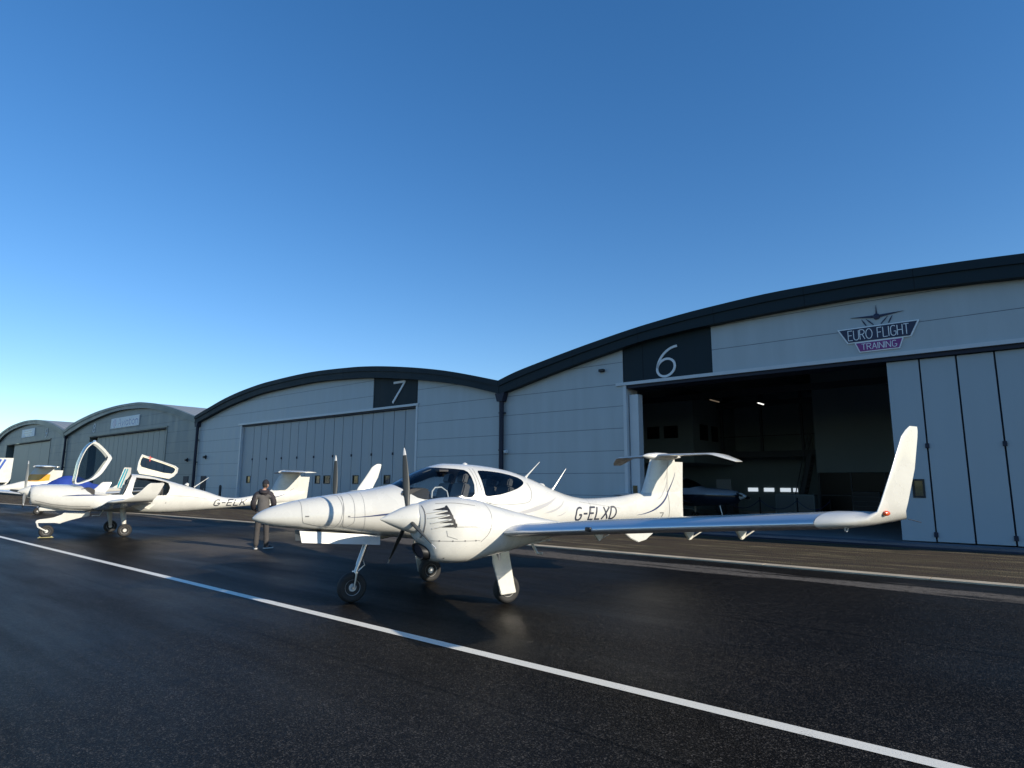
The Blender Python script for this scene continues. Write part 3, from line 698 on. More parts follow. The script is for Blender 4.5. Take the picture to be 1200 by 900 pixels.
# ------------------------------------------------------------------ aircraft parts
def foil(le, chord, th, n, seg=14, u0=0, u1=1, cut=None, camber=.02):
    """ring of an airfoil; le: leading edge point, n: thickness direction, chord along +x"""
    le = Vector(le); n = Vector(n).normalized(); out = []
    us = [(.5*(1-math.cos(PI*k/seg))) for k in range(seg+1)]
    if cut: us = [u*cut for u in us]
    def t(u): return 5*th*(.2969*math.sqrt(max(u,0))-.126*u-.3516*u*u+.2843*u**3-.1036*u**4)
    up = [le+Vector((u*chord,0,0))+n*((t(u)+camber*4*u*(1-u))*chord) for u in us]
    lo = [le+Vector((u*chord,0,0))+n*((-t(u)*.85+camber*4*u*(1-u))*chord) for u in us]
    return up[::-1]+lo[1:] if cut else up[::-1]+lo[1:-1]
def wing(bm, secs, cut=None, seg=14, grow=0, cap=(True,True)):
    """secs: (x, y, z, chord, thickness, angle of the thickness direction)"""
    rings = []
    for (x, y, z, c, th, a) in secs:
        n = (0, -math.sin(R(a))*(1 if y >= 0 else -1), math.cos(R(a)))
        rings.append(foil((x-grow, y, z), c, th+grow*1.2/c, n, seg, cut=cut))
    loft(bm, rings, closed=not cut, cap=(cap if not cut else (False,False)))
def wheel(parent, x, y, z, r, w=.13, group=None, rimr=.5):
    bm = bmesh.new(); pr = []
    rr = w/2
    for k in range(13):
        a = PI*k/12; pr.append((-rr*math.cos(a), r-rr*.8+rr*.8*math.sin(a)**.7))
    pr = [(-rr*.7, r*rimr)]+pr+[(rr*.7, r*rimr)]
    lathe(bm, pr, (x,y,z), 'Y', 36); wv = obj('wheel', bm, M['tyre'], parent)
    bm = bmesh.new(); lathe(bm, [(-rr*.75,.02),(-rr*.78,r*.25),(-rr*.45,r*.3),(-rr*.5,r*rimr*.92),(-rr*.8,r*rimr*1.04),(rr*.8,r*rimr*1.04),(rr*.5,r*rimr*.92),(rr*.45,r*.3),(rr*.75,.02)], (x,y,z), 'Y', 28)
    obj('rim', bm, M['rim'], wv)
    return wv
def propeller(parent, x, y, z, rad, angles, pitch=70, spin=(.5,.19), bladem='black_blade', tipm='rim', nm='propeller', chord=.09):
    """angles: degrees, 0 = +y, 90 = up"""
    bm = bmesh.new(); L, r0 = spin
    lathe(bm, [(-L,.003),(-L*.95,r0*.09),(-L*.75,r0*.36),(-L*.45,r0*.70),(-L*.15,r0*.95),(0,r0),(.012,r0*.98)], (x,y,z), 'X', 32); sp = obj('spinner', bm, M['white'], parent)
    for a in angles:
        ca, sa = math.cos(R(a)), math.sin(R(a)); rd = Vector((0,ca,sa)); tg = Vector((0,-sa,ca))
        for part, (u0, u1) in (('blade',(.0,.88)),('tip',(.88,1))):
            bm = bmesh.new(); rings = []
            for k in range(9):
                u = u0+(u1-u0)*k/8; rr = .10+(rad-.10)*u
                c = chord*(pchip([0,.12,.35,.7,.93,1],[.5,.7,1.0,.78,.42,.12],np.array([u]))[0]); th = max(.012,.05*(1-u))
                p = R(pitch-22*u); cdv = Vector((math.sin(p),0,0))+tg*math.cos(p); nv = cdv.cross(rd)
                base = Vector((x-.12,y,z))+rd*rr
                rings.append([base+cdv*(c*.5*math.cos(t))+nv*(th*.5*math.sin(t)) for t in [2*PI*j/14 for j in range(14)]])
            loft(bm, rings)
            if part == 'blade': bl = obj('propeller_blade', bm, M[bladem], parent)
            else: obj('blade_tip', bm, M[tipm], bl)
def seatobj(parent, x, y, z, m, nm='seat', k=1):
    bm = bmesh.new(); box(bm, x-.45*k, x+.05*k, y-.22, y+.22, z, z+.14, bevel=.04)
    vv = box(bm, -.06, .06, -.22, .22, 0, .55*k, bevel=0)
    for v in vv: v.co = Matrix.Translation((x,y,z+.08)) @ Matrix.Rotation(R(15),4,'Y') @ v.co
    vv = box(bm, -.05, .05, -.12, .12, .56*k, .74*k, bevel=0)
    for v in vv: v.co = Matrix.Translation((x,y,z+.08)) @ Matrix.Rotation(R(15),4,'Y') @ v.co
    bmesh.ops.bevel(bm, geom=list(bm.edges), offset=.02, segments=2, affect='EDGES')
    return obj(nm, bm, m, parent)
def chock(loc, rot, label, group=None):
    t = thing('wheel_chock', label, 'wheel chock', loc, rot)
    for a in (-.20,.12):
        bm = bmesh.new(); prism(bm, [(a,0),(a+.08,0),(a+.015,.045)] if a > 0 else [(a,0),(a+.08,0),(a+.065,.045)], -.07, .07)
        obj('block', bm, M['chock'], t, smooth=False)
    bm = bmesh.new(); tube(bm, [(-.18,-.07,.02),(-.1,-.12,.012),(.05,-.12,.012),(.18,-.07,.02)], .008, 6); obj('rope', bm, M['chock'], t)
M['chock'] = mat('chock_wood', (.5,.45,.22), .8, var=.2)

# ================================================================== main twin-engined aircraft
YAW = R(30.561)
A0 = Vector((-3.5504, 8.6621, 0))
tw = thing('twin_engine_aircraft', 'white twin-propeller aircraft registered G-ELXD parked nearest in front of hangar 6', 'aircraft', A0, YAW, )
N = lambda l: -l      # left wing (towards the camera) is negative y here
tb = dict(
 top=[(0,1.245),(.05,1.295),(.3,1.405),(.66,1.49),(1.15,1.565),(1.66,1.64),(1.97,1.71),(2.28,1.865),(2.59,1.985),(2.83,2.035),(3.23,2.03),(3.6,2.0),(3.96,1.945),(4.46,1.80),(4.89,1.635),(5.4,1.49),(5.7,1.455),(6.33,1.475),(7.08,1.56),(7.6,1.60),(8.1,1.60)],
 bot=[(0,1.215),(.05,1.185),(.22,1.13),(.7,1.065),(1.12,1.03),(1.54,.98),(1.84,.94),(2.3,.88),(3.2,.84),(4.0,.86),(5,.92),(5.6,.97),(6.3,1.00),(7,1.02),(8.1,1.05)],
 hw=[(0,.012),(.05,.07),(.3,.19),(.66,.29),(1.15,.39),(1.66,.475),(2.3,.565),(3.0,.60),(3.6,.595),(4.1,.54),(4.6,.46),(5.2,.36),(5.7,.285),(6.4,.21),(7,.15),(7.6,.09),(8.1,.045)],
 mid=[(0,1.23),(.5,1.24),(1.15,1.26),(1.84,1.28),(2.6,1.33),(3.4,1.33),(4.2,1.31),(5.4,1.22),(6.4,1.22),(8.1,1.3)],
 et=[(0,2),(1.5,2.2),(2.6,2.1),(4,2.1),(8,2)], eb=[(0,2),(1.5,2.5),(2.6,3),(4,3),(5.5,2.3),(8,2)])
xs = sorted(set([0,.01,.03,.06,.1,.15,.2]+list(np.round(np.arange(.25,8.11,.075),4))+[8.1]))
fb = body(tb, xs, seg=64)
fwd_glass = [(1.93,1.78),(1.94,1.70),(1.99,1.655),(2.10,1.565),(2.20,1.505),(2.306,1.478),(2.45,1.485),(2.62,1.50),(2.84,1.508),(3.02,1.502),(3.085,1.512),(3.125,1.56),(3.14,1.70),(3.125,1.83),(3.10,1.90),(3.05,1.932),(2.90,1.948),(2.70,1.958),(2.56,1.968),(2.50,1.985),(2.47,2.05),(1.9,2.05)]
rear_glass = [(3.275,1.90),(3.29,1.70),(3.305,1.545),(3.33,1.522),(3.385,1.52),(3.59,1.545),(3.78,1.59),(3.946,1.637),(4.06,1.685),(4.115,1.72),(4.13,1.752),(4.11,1.785),(4.05,1.82),(3.9,1.862),(3.73,1.895),(3.55,1.915),(3.40,1.926),(3.30,1.925)]
gfb = cut_out(fb, fwd_glass); grb = cut_out(fb, rear_glass)
bvh_f = BVHTree.FromBMesh(fb)
gfull = body(tb, xs, seg=64); bvh_full = BVHTree.FromBMesh(gfull); gfull.free()
fus = obj('fuselage', fb, M['white'], tw)
can = obj('windscreen', gfb, M['glass'], tw)
rw = obj('rear_window', grb, M['glass_dark'], tw)
# cabin interior
bm = bmesh.new(); box(bm, 2.25, 4.05, -.46, .46, 1.0, 1.25); box(bm, 2.25, 3.95, -.50, -.47, 1.2, 1.45); box(bm, 2.25, 3.95, .47, .50, 1.2, 1.45); box(bm, 4.05, 4.1, -.36, .36, 1.2, 1.62); obj('cabin_lining', bm, M['interior'], tw, smooth=False)
bm = bmesh.new()
prism(bm, [(1.98,1.40),(1.98,1.60),(2.12,1.635),(2.32,1.655),(2.42,1.62),(2.45,1.25),(2.3,1.2)], -.47, .47); bmesh.ops.bevel(bm, geom=list(bm.edges), offset=.025, segments=2, affect='EDGES'); obj('instrument_panel', bm, M['interior'], tw)
for y in (-.27,.27): seatobj(tw, 2.92, y, 1.18, M['seat'], k=.85)
for y in (-.27,.27): seatobj(tw, 3.75, y, 1.18, M['seat_grey'], k=.75)
bm = bmesh.new(); box(bm, 2.58, 2.74, -.42, -.14, 1.895, 1.93, bevel=.01); obj('sun_visor', bm, M['interior'], tw)
bm = bmesh.new(); tube(bm, [(2.70,-.52,1.49),(2.68,-.50,1.60),(2.60,-.47,1.66),(2.50,-.46,1.655),(2.45,-.47,1.60),(2.43,-.50,1.50)], .012, 8); obj('grab_handle', bm, M['trim'], tw)
# wing
sec = lambda l, x, z, c, th, a=0: (x, N(l), z, c, th, a)
def wing_secs(s):
    q = lambda l, x, z, c, th, a=0: (x, s*l, z, c, th, a)
    return [q(.30,2.45,.97,1.78,.12,4),q(1.15,2.60,1.01,1.62,.125,5),q(2.0,2.74,1.075,1.45,.13,5),q(3.2,2.82,1.18,1.32,.135,5),q(4.6,2.92,1.30,1.16,.14,5),q(6.32,3.04,1.438,.98,.145,5)]
def tip_secs(s):
    q = lambda l, x, z, c, th, a=0: (x, s*l, z, c, th, a)
    return [q(6.323,3.04,1.438,.98,.15,5),q(6.42,3.11,1.448,.90,.15,7),q(6.51,3.21,1.46,.76,.15,12),q(6.565,3.32,1.48,.55,.14,28),q(6.595,3.41,1.53,.40,.095,65),q(6.605,3.45,1.60,.385,.085,84),q(6.612,3.63,1.86,.335,.08,86),q(6.62,3.79,2.11,.245,.08,86),q(6.622,3.86,2.165,.185,.08,86),q(6.623,3.925,2.20,.115,.08,86)]
for s in (-1,1):
    bm = bmesh.new(); wing(bm, wing_secs(s), seg=18); w_ = obj('wing', bm, M['white'], tw)
    bm = bmesh.new(); ws = [p for p in wing_secs(s)][2:]
    ws[0] = (2.755, s*2.12, 1.086, 1.44, .13, 5); wing(bm, ws, cut=.13, seg=14, grow=.003); obj('leading_edge_strip', bm, M['tks'], w_)
    bm = bmesh.new()
    for (l0, l1, f0) in ((2.1,4.5,.73),(4.52,5.95,.76)):   # flap and aileron gaps underneath and on top
        pts = []
        for l in np.linspace(l0, l1, 12):
            ls = [abs(p[1]) for p in wing_secs(s)]; ii = lambda j: float(np.interp(l, ls, [p[j] for p in wing_secs(s)])); pts.append((ii(0)+ii(3)*f0, s*l, ii(2)+ii(3)*.048+.002))
        ribp = [(p[0], p[1]) for p in pts]; zz = [p[2] for p in pts]
        tube(bm, pts, .004, 5)
    obj('flap_gap', bm, M['seam'], w_)
    for l in (2.65,4.25,4.95):     # hinge fairings below the trailing edge
        ls = [abs(p[1]) for p in wing_secs(s)]; ii = lambda j: float(np.interp(l, ls, [p[j] for p in wing_secs(s)])); x0 = ii(0)+ii(3)*.66; z0 = ii(2)-.055
        bm = bmesh.new(); prism(bm, [(x0+.1,z0+.02),(x0+.30,z0+.03),(x0+.24,z0-.085),(x0+.19,z0-.095)], s*l-.016, s*l+.016)
        bmesh.ops.bevel(bm, geom=list(bm.edges), offset=.008, segments=2, affect='EDGES')
        tube(bm, [(x0+.21,s*l,z0-.085),(x0+.33,s*l+s*.03,z0-.02),(x0+.38,s*l+s*.03,z0+.0)], .007, 6); obj('hinge_fairing', bm, M['white_dirty'], w_)
    bm = bmesh.new(); box(bm, 2.845, 2.90, s*3.78-.045, s*3.78+.045, 1.215, 1.26, bevel=.01); obj('landing_light', bm, M['dark'], w_)
    bm = bmesh.new(); wing(bm, tip_secs(s), seg=18); wt = obj('winglet', bm, M['white'], tw)
    bm = bmesh.new(); lathe(bm, [(-.03,.0),(-.027,.013),(-.012,.02),(.01,.021),(.03,.016)], (3.50,s*6.61,1.52), 'X', 16)
    obj('navigation_light', bm, M['nav_red'], wt)
    bm = bmesh.new(); lathe(bm, [(-.04,.0),(-.03,.02),(.0,.026),(.07,.026),(.08,.01)], (3.42,s*6.50,1.475), 'X', 12); obj('strobe_light', bm, M['glass'], wt)
    bm = bmesh.new()
    for (a, b, dz) in ((3.93,6.40,0),(3.80,6.61,-.02)): tube(bm, [(a,s*b,1.49+dz),(a+.17,s*(b+.01),1.46+dz)], .003, 5)
    obj('static_wick', bm, M['dark'], wt)
    bm = bmesh.new(); pts = [(3.32+.02*math.cos(t),s*6.40,1.40+.02*math.sin(t)) for t in np.linspace(0,2*PI,14)]; tube(bm, pts, .007, 6); tube(bm, [(3.32,s*6.40,1.42),(3.32,s*6.40,1.46)], .007, 6); obj('tie_down_ring', bm, M['trim'], w_)
    # tail plane halves
bm = bmesh.new(); lathe(bm, [(-.04,.002),(0,.035),(.1,.075),(.3,.10),(.55,.10),(.8,.07),(.98,.02)], (7.17,0,2.27), 'X', 20)
for v in bm.verts: v.co.z = 2.27+(v.co.z-2.27)*.75
fair = obj('tail_fairing', bm, M['white'], tw)
bm = bmesh.new(); T = lambda l, x, z, c, th=.10, a=0: (x, l, z, c, th, a)
wing(bm, [T(-1.68,7.80,2.13,.20,.09,-25),T(-1.60,7.72,2.165,.31,.09,-25),T(-1.35,7.58,2.255,.46,.09,-12),T(-1.25,7.55,2.272,.49,.09,0),T(0,7.42,2.285,.63,.09,0),T(1.25,7.55,2.272,.49,.09,0),T(1.35,7.58,2.255,.46,.09,-12),T(1.60,7.72,2.165,.31,.09,-25),T(1.68,7.80,2.13,.20,.09,-25)], seg=12)
obj('tailplane', bm, M['white'], tw)
bm = bmesh.new()
def vfoil(x, z, c, th):
    us = [.5*(1-math.cos(PI*k/12)) for k in range(13)]; t = lambda u: 5*th*(.2969*math.sqrt(u)-.126*u-.3516*u*u+.2843*u**3-.1036*u**4)
    return [(x+u*c, t(u)*c, z) for u in us[::-1]]+[(x+u*c, -t(u)*c, z) for u in us[1:-1]]
loft(bm, [vfoil(6.98,1.38,1.10,.10), vfoil(7.05,1.53,1.0,.10), vfoil(7.14,1.72,.90,.10), vfoil(7.22,1.93,.80,.10), vfoil(7.29,2.12,.72,.10), vfoil(7.33,2.24,.66,.10)])
fin = obj('fin', bm, M['white'], tw)
bm = bmesh.new()
loft(bm, [vfoil(7.75,1.03,.43,.13), vfoil(7.72,1.3,.46,.13), vfoil(7.72,1.6,.47,.13), vfoil(7.74,2.0,.47,.12), vfoil(7.78,2.17,.44,.12)])
rud = obj('rudder', bm, M['white'], tw)
bm = bmesh.new(); prism(bm, [(6.35,1.0),(7.9,1.05),(7.45,.86),(7.15,.66),(6.95,.62),(6.75,.70)], -.02, .02); bmesh.ops.bevel(bm, geom=list(bm.edges), offset=.01, segments=2, affect='EDGES'); obj('ventral_fin', bm, M['white'], tw)
# nacelles
for s, nm in ((-1,'near'),(1,'far')):
    y0 = s*1.75
    nb = dict(top=[(1.665,1.45),(1.70,1.465),(1.86,1.515),(2.19,1.545),(2.46,1.515),(2.76,1.435),(3.21,1.325),(3.84,1.195),(4.42,1.12)],
      bot=[(1.665,1.05),(1.70,1.0),(1.76,.95),(1.82,.80),(1.9,.745),(2.28,.715),(2.61,.76),(3.09,.84),(3.6,.95),(4.1,1.03),(4.42,1.10)],
      hw=[(1.665,.20),(1.70,.23),(1.86,.33),(2.2,.40),(2.6,.40),(3.0,.33),(3.5,.2),(4.0,.1),(4.42,.02)],
      mid=[(1.665,1.26),(2.2,1.18),(3,1.1),(4.42,1.11)], et=[(1.6,2.2),(4.4,2.2)], eb=[(1.6,2.2),(2.0,3.2),(3,2.6),(4.4,2)])
    nx = sorted(set(list(np.round(np.arange(1.665,4.42,.055),3))+[1.68,1.70,4.42]))
    nbm = body(nb, nx, seg=56, y0=y0); bv = BVHTree.FromBMesh(nbm); nac = obj('engine_nacelle', nbm, M['white'], tw)
    # chin air intake
    ov = lambda x, kx, kz, zc, tl: [(x+tl*(.885-(zc+kz*math.sin(t))), y0+kx*math.cos(t), zc+kz*math.sin(t)) for t in np.linspace(0,2*PI,29)[:-1]]
    bm = bmesh.new(); loft(bm, [ov(1.725,.155,.085,.875,.35), ov(1.715,.175,.10,.875,.35), ov(1.75,.185,.108,.87,.35), ov(1.90,.17,.09,.86,.1)], cap=(False,True)); it = obj('chin_intake', bm, M['dark'], nac)
    bm = bmesh.new(); loft(bm, [ov(1.735,.154,.083,.875,.35), ov(1.76,.14,.075,.875,.35)]); obj('intake_opening', bm, M['gap'], it)
    propeller(nac, 1.70, y0, 1.28, .925, [76,198,318] if s < 0 else [84,204,324], spin=(.49,.19), pitch=72)
    if s < 0:
        pj = proj(bv, -1, .004)
        bm = bmesh.new()
        for k in range(5):
            xa, zz = 1.80+.022*k, 1.404-.052*k
            ribbon(bm, [(xa,zz-.012),(xa+.07,zz-.004),(xa+.19,zz+.008)], [.002,.024,.050], pj, .01)
        ribbon(bm, smooth_poly([(1.972,1.445),(2.0,1.36),(2.03,1.27),(2.065,1.178)],4,False), .03, pj, .01)
        vt = obj('cooling_vent', bm, M['dark'], nac)
        bm = bmesh.new()
        for (p, q_) in (((1.71,1.350),(1.935,1.385)),((1.737,1.292),(1.955,1.330)),((1.764,1.232),(1.975,1.275)),((1.778,1.168),(1.995,1.218))):
            n_ = 12; prev = None
            for j in range(n_+1):
                u = j/n_; x = p[0]+(q_[0]-p[0])*u; z = p[1]+(q_[1]-p[1])*u; b_ = pj((x,z)); hgt = .003+.020*u
                if b_ is None: continue
                vv = [bm.verts.new(b_+Vector((0,0,.007))), bm.verts.new(b_+Vector((0,-hgt,.0))), bm.verts.new(b_+Vector((0,0,-.009)))]
                if prev: 
                    for (i1,i2) in ((0,1),(1,2)): bm.faces.new((prev[i1],prev[i2],vv[i2],vv[i1]))
                prev = vv
        obj('vent_louvre', bm, M['white'], vt)
        bm = bmesh.new()
        for pl in ([(1.70,1.462),(1.712,1.36),(1.712,1.24),(1.70,1.12),(1.69,1.05)],): ribbon(bm, pl, .012, pj, .02)
        for pl in (smooth_poly([(2.555,1.47),(2.58,1.35),(2.57,1.22),(2.52,1.09),(2.41,.99)],5,False), [(1.781,1.022),(2.09,1.012),(2.40,1.008)], [(1.95,1.143),(1.962,1.074),(2.086,1.035)], [(2.018,1.186),(2.362,1.180)],
                   smooth_poly([(1.86,1.47),(2.1,1.475),(2.38,1.44)],4,False)): ribbon(bm, pl, .005, pj, .02)
        for (x, z) in ((1.86,1.02),(2.02,1.015),(2.18,1.012),(2.33,1.01),(1.95,.80)): ribbon(bm, [(x,z),(x+.018,z)], .018, pj, .02)
        obj('panel_seam', bm, M['seam'], nac)
# main gear
for (x, l) in ((3.37,1.14),(3.17,-1.22)):
    y = -l; o_ = -1 if l > 0 else 1
    bm = bmesh.new()
    tube(bm, [(3.12 if l > 0 else 3.0,y+o_*.12,.88),(x-.16,y+o_*.10,.46)], [.05,.042], 12); tube(bm, [(x-.16,y+o_*.10,.46),(x,y+o_*.09,.21)], [.035,.03], 10); tube(bm, [(x-.10,y+o_*.1,.68),(x+.01,y+o_*.09,.30)], .022, 10); tube(bm, [(x,y+o_*.12,.21),(x,y-o_*.08,.21)], .022, 8)
    mg = obj('main_gear', bm, M['metal'], tw)
    bm = bmesh.new(); x -= .04 if l > 0 else 0; prism(bm, [(x-.28,.86),(x-.0,.86),(x+.0,.66),(x+.105,.17),(x-.15,.155),(x-.215,.42),(x-.27,.60)], y+o_*.155, y+o_*.185)
    for v in bm.verts: v.co.y += o_*(-.05+.07*(.86-v.co.z))
    bmesh.ops.bevel(bm, geom=list(bm.edges), offset=.01, segments=2, affect='EDGES'); obj('gear_door', bm, M['white'], mg)
    wheel(tw, x+(.04 if l > 0 else 0), y, .205, .205, .16)
# nose gear
bm = bmesh.new(); tube(bm, [(1.66,0,.98),(1.50,0,.52)], [.04,.038], 12); tube(bm, [(1.52,0,.58),(1.46,0,.40)], .028, 12); 
for y in (-.085,.085): tube(bm, [(1.46,y,.42),(1.43,y,.215)], .018, 8)
tube(bm, [(1.46,-.085,.42),(1.46,.085,.42)], .022, 8); tube(bm, [(1.54,0,.66),(1.60,0,.52),(1.48,0,.42)], .014, 8); tube(bm, [(1.42,-.11,.215),(1.42,.11,.215)], .02, 8)
obj('nose_gear', bm, M['metal'], tw); wheel(tw, 1.42, 0, .215, .215, .13)
for y in (-.17,.17):
    bm = bmesh.new(); prism(bm, [(.60,1.055),(1.76,.955),(1.75,.82),(1.10,.862),(.63,.895)], y-.008, y+.008)
    for v in bm.verts: v.co.y += (1 if y > 0 else -1)*(1.0-v.co.z)*.25
    obj('nose_gear_door', bm, M['white'], tw, smooth=False)
bm = bmesh.new(); box(bm, .60, 1.72, -.15, .15, 1.0, 1.045); obj('wheel_well', bm, M['dark'], tw, smooth=False)
bm = bmesh.new(); tube(bm, [(3.45,-1.62,.97),(3.60,-1.62,.74),(3.68,-1.62,.735)], .02, 8); tube(bm, [(3.50,-1.62,.88),(3.84,-1.62,.925)], .012, 8); obj('pitot_mast', bm, M['white'], tw)
for (p, q_) in (((4.40,0,1.82),(4.70,0,2.10)),((4.95,0,1.60),(5.27,0,1.99))):
    bm = bmesh.new(); tube(bm, [p, (p[0]+.06,0,p[2]+.06), q_], [.028,.014,.006], 8); obj('antenna', bm, M['white'], tw)
bm = bmesh.new(); lathe(bm, [(-.0,.09),(.03,.08),(.06,.05),(.07,.01)], (4.72,0,1.66), 'Z', 16); obj('antenna_dome', bm, M['white'], tw)
bm = bmesh.new(); lathe(bm, [(0,.05),(.02,.045),(.035,.02),(.04,.005)], (3.22,0,2.02), 'Z', 14); obj('roof_beacon', bm, M['white'], tw)
# marks on the near side
pj = proj(bvh_full, -1, .004)
bm = bmesh.new(); letters(bm, 'G-ELXD', 5.19, 1.092, .215, .033, pj, width=1.02, sp=.2, shear=.22); obj('registration', bm, M['letters'], fus)
fbv = BVHTree.FromObject(fin, bpy.context.evaluated_depsgraph_get()); rbv = BVHTree.FromObject(rud, bpy.context.evaluated_depsgraph_get())
def multi(bvs, off=.004):
    def f(p):
        best = None
        for b_ in bvs:
            h = b_.ray_cast(Vector((p[0], -9, p[1])), Vector((0,1,0)))
            if h[0] is not None and (best is None or h[0].y < best.y): best = h[0]
        return None if best is None else best+Vector((0,-off,0))
    return f
pm = multi([bvh_full, fbv, rbv])
bm = bmesh.new(); ribbon(bm, smooth_poly([(6.80,1.14),(7.0,1.16),(7.246,1.217),(7.44,1.30),(7.60,1.41),(7.74,1.56),(7.85,1.72),(7.93,1.86),(7.97,1.96)],5,False), [.004,.02,.034,.034,.022,.004], pm)
ribbon(bm, smooth_poly([(1.20,1.232),(1.45,1.245),(1.7,1.268),(2.0,1.29),(2.4,1.30)],5,False), [.002,.015,.03,.02,.004], pj); obj('cheat_line', bm, M['stripe_blue'], fus)
bm = bmesh.new()
for pl, wd in (([(7.385,1.42),(7.49,1.46),(7.60,1.55),(7.68,1.66),(7.74,1.80)],[.003,.02,.016,.002]), ([(3.80,1.24),(4.08,1.268),(4.35,1.325),(4.59,1.395),(4.80,1.49)],[.004,.05,.07,.05,.003]),
               ([(4.47,1.23),(4.71,1.275),(4.88,1.35),(4.97,1.43)],[.002,.035,.03,.003]), ([(4.76,1.175),(4.89,1.20),(4.99,1.248)],[.002,.02,.003]), ([(7.66,1.80),(7.70,1.87),(7.74,1.96)],[.002,.012,.002])):
    ribbon(bm, smooth_poly(pl,5,False), wd, pm)
obj('grey_feather', bm, M['stripe_grey'], fus)
bm = bmesh.new()
rr_ = lambda pl: smooth_poly(pl+[pl[0]],4,False)
nose_door = [(.592,1.44),(.62,1.485),(1.04,1.545),(1.105,1.49),(1.13,1.36),(1.112,1.21),(1.06,1.11),(.99,1.09),(.69,1.15),(.61,1.20)]
for pl, wd in ((rr_(nose_door),.005),([(1.13,1.56),(1.145,1.47),(1.15,1.364),(1.14,1.207),(1.12,1.09)],.004),(rr_([(1.15,1.575),(1.24,1.572),(1.285,1.50),(1.295,1.21),(1.265,1.14),(1.15,1.12)]),.004),
    ([(1.421,1.60),(1.447,1.02)],.003),(smooth_poly([(3.215,1.96),(3.225,1.80),(3.248,1.659),(3.291,1.46),(3.42,1.405),(3.6,1.385),(4.05,1.405),(4.19,1.46),(4.235,1.6),(4.20,1.735)],5,False),.006),
    (smooth_poly([(3.155,1.96),(3.18,1.75),(3.17,1.55),(3.14,1.47),(2.9,1.45),(2.5,1.44),(2.3,1.44)],5,False),.005),([(3.86,1.268),(4.22,1.2),(4.66,1.10)],.006),([(5.372,1.405),(6.353,1.277)],.003),([(5.6,1.0),(5.62,1.44)],.003)):
    ribbon(bm, pl, wd, pj)
for (x, z, l_) in ((.64,1.258,.05),(1.205,1.251,.03),(3.37,1.415,.03)): ribbon(bm, [(x,z),(x+l_,z)], .016, pj)
ribbon(bm, [(7.735,1.06),(7.725,1.6),(7.75,2.0),(7.79,2.17)], .008, pm)
ribbon(bm, [(7.45,1.165),(7.56,1.165),(7.505,1.06)], .02, pm)
obj('panel_seam', bm, M['seam'], fus)

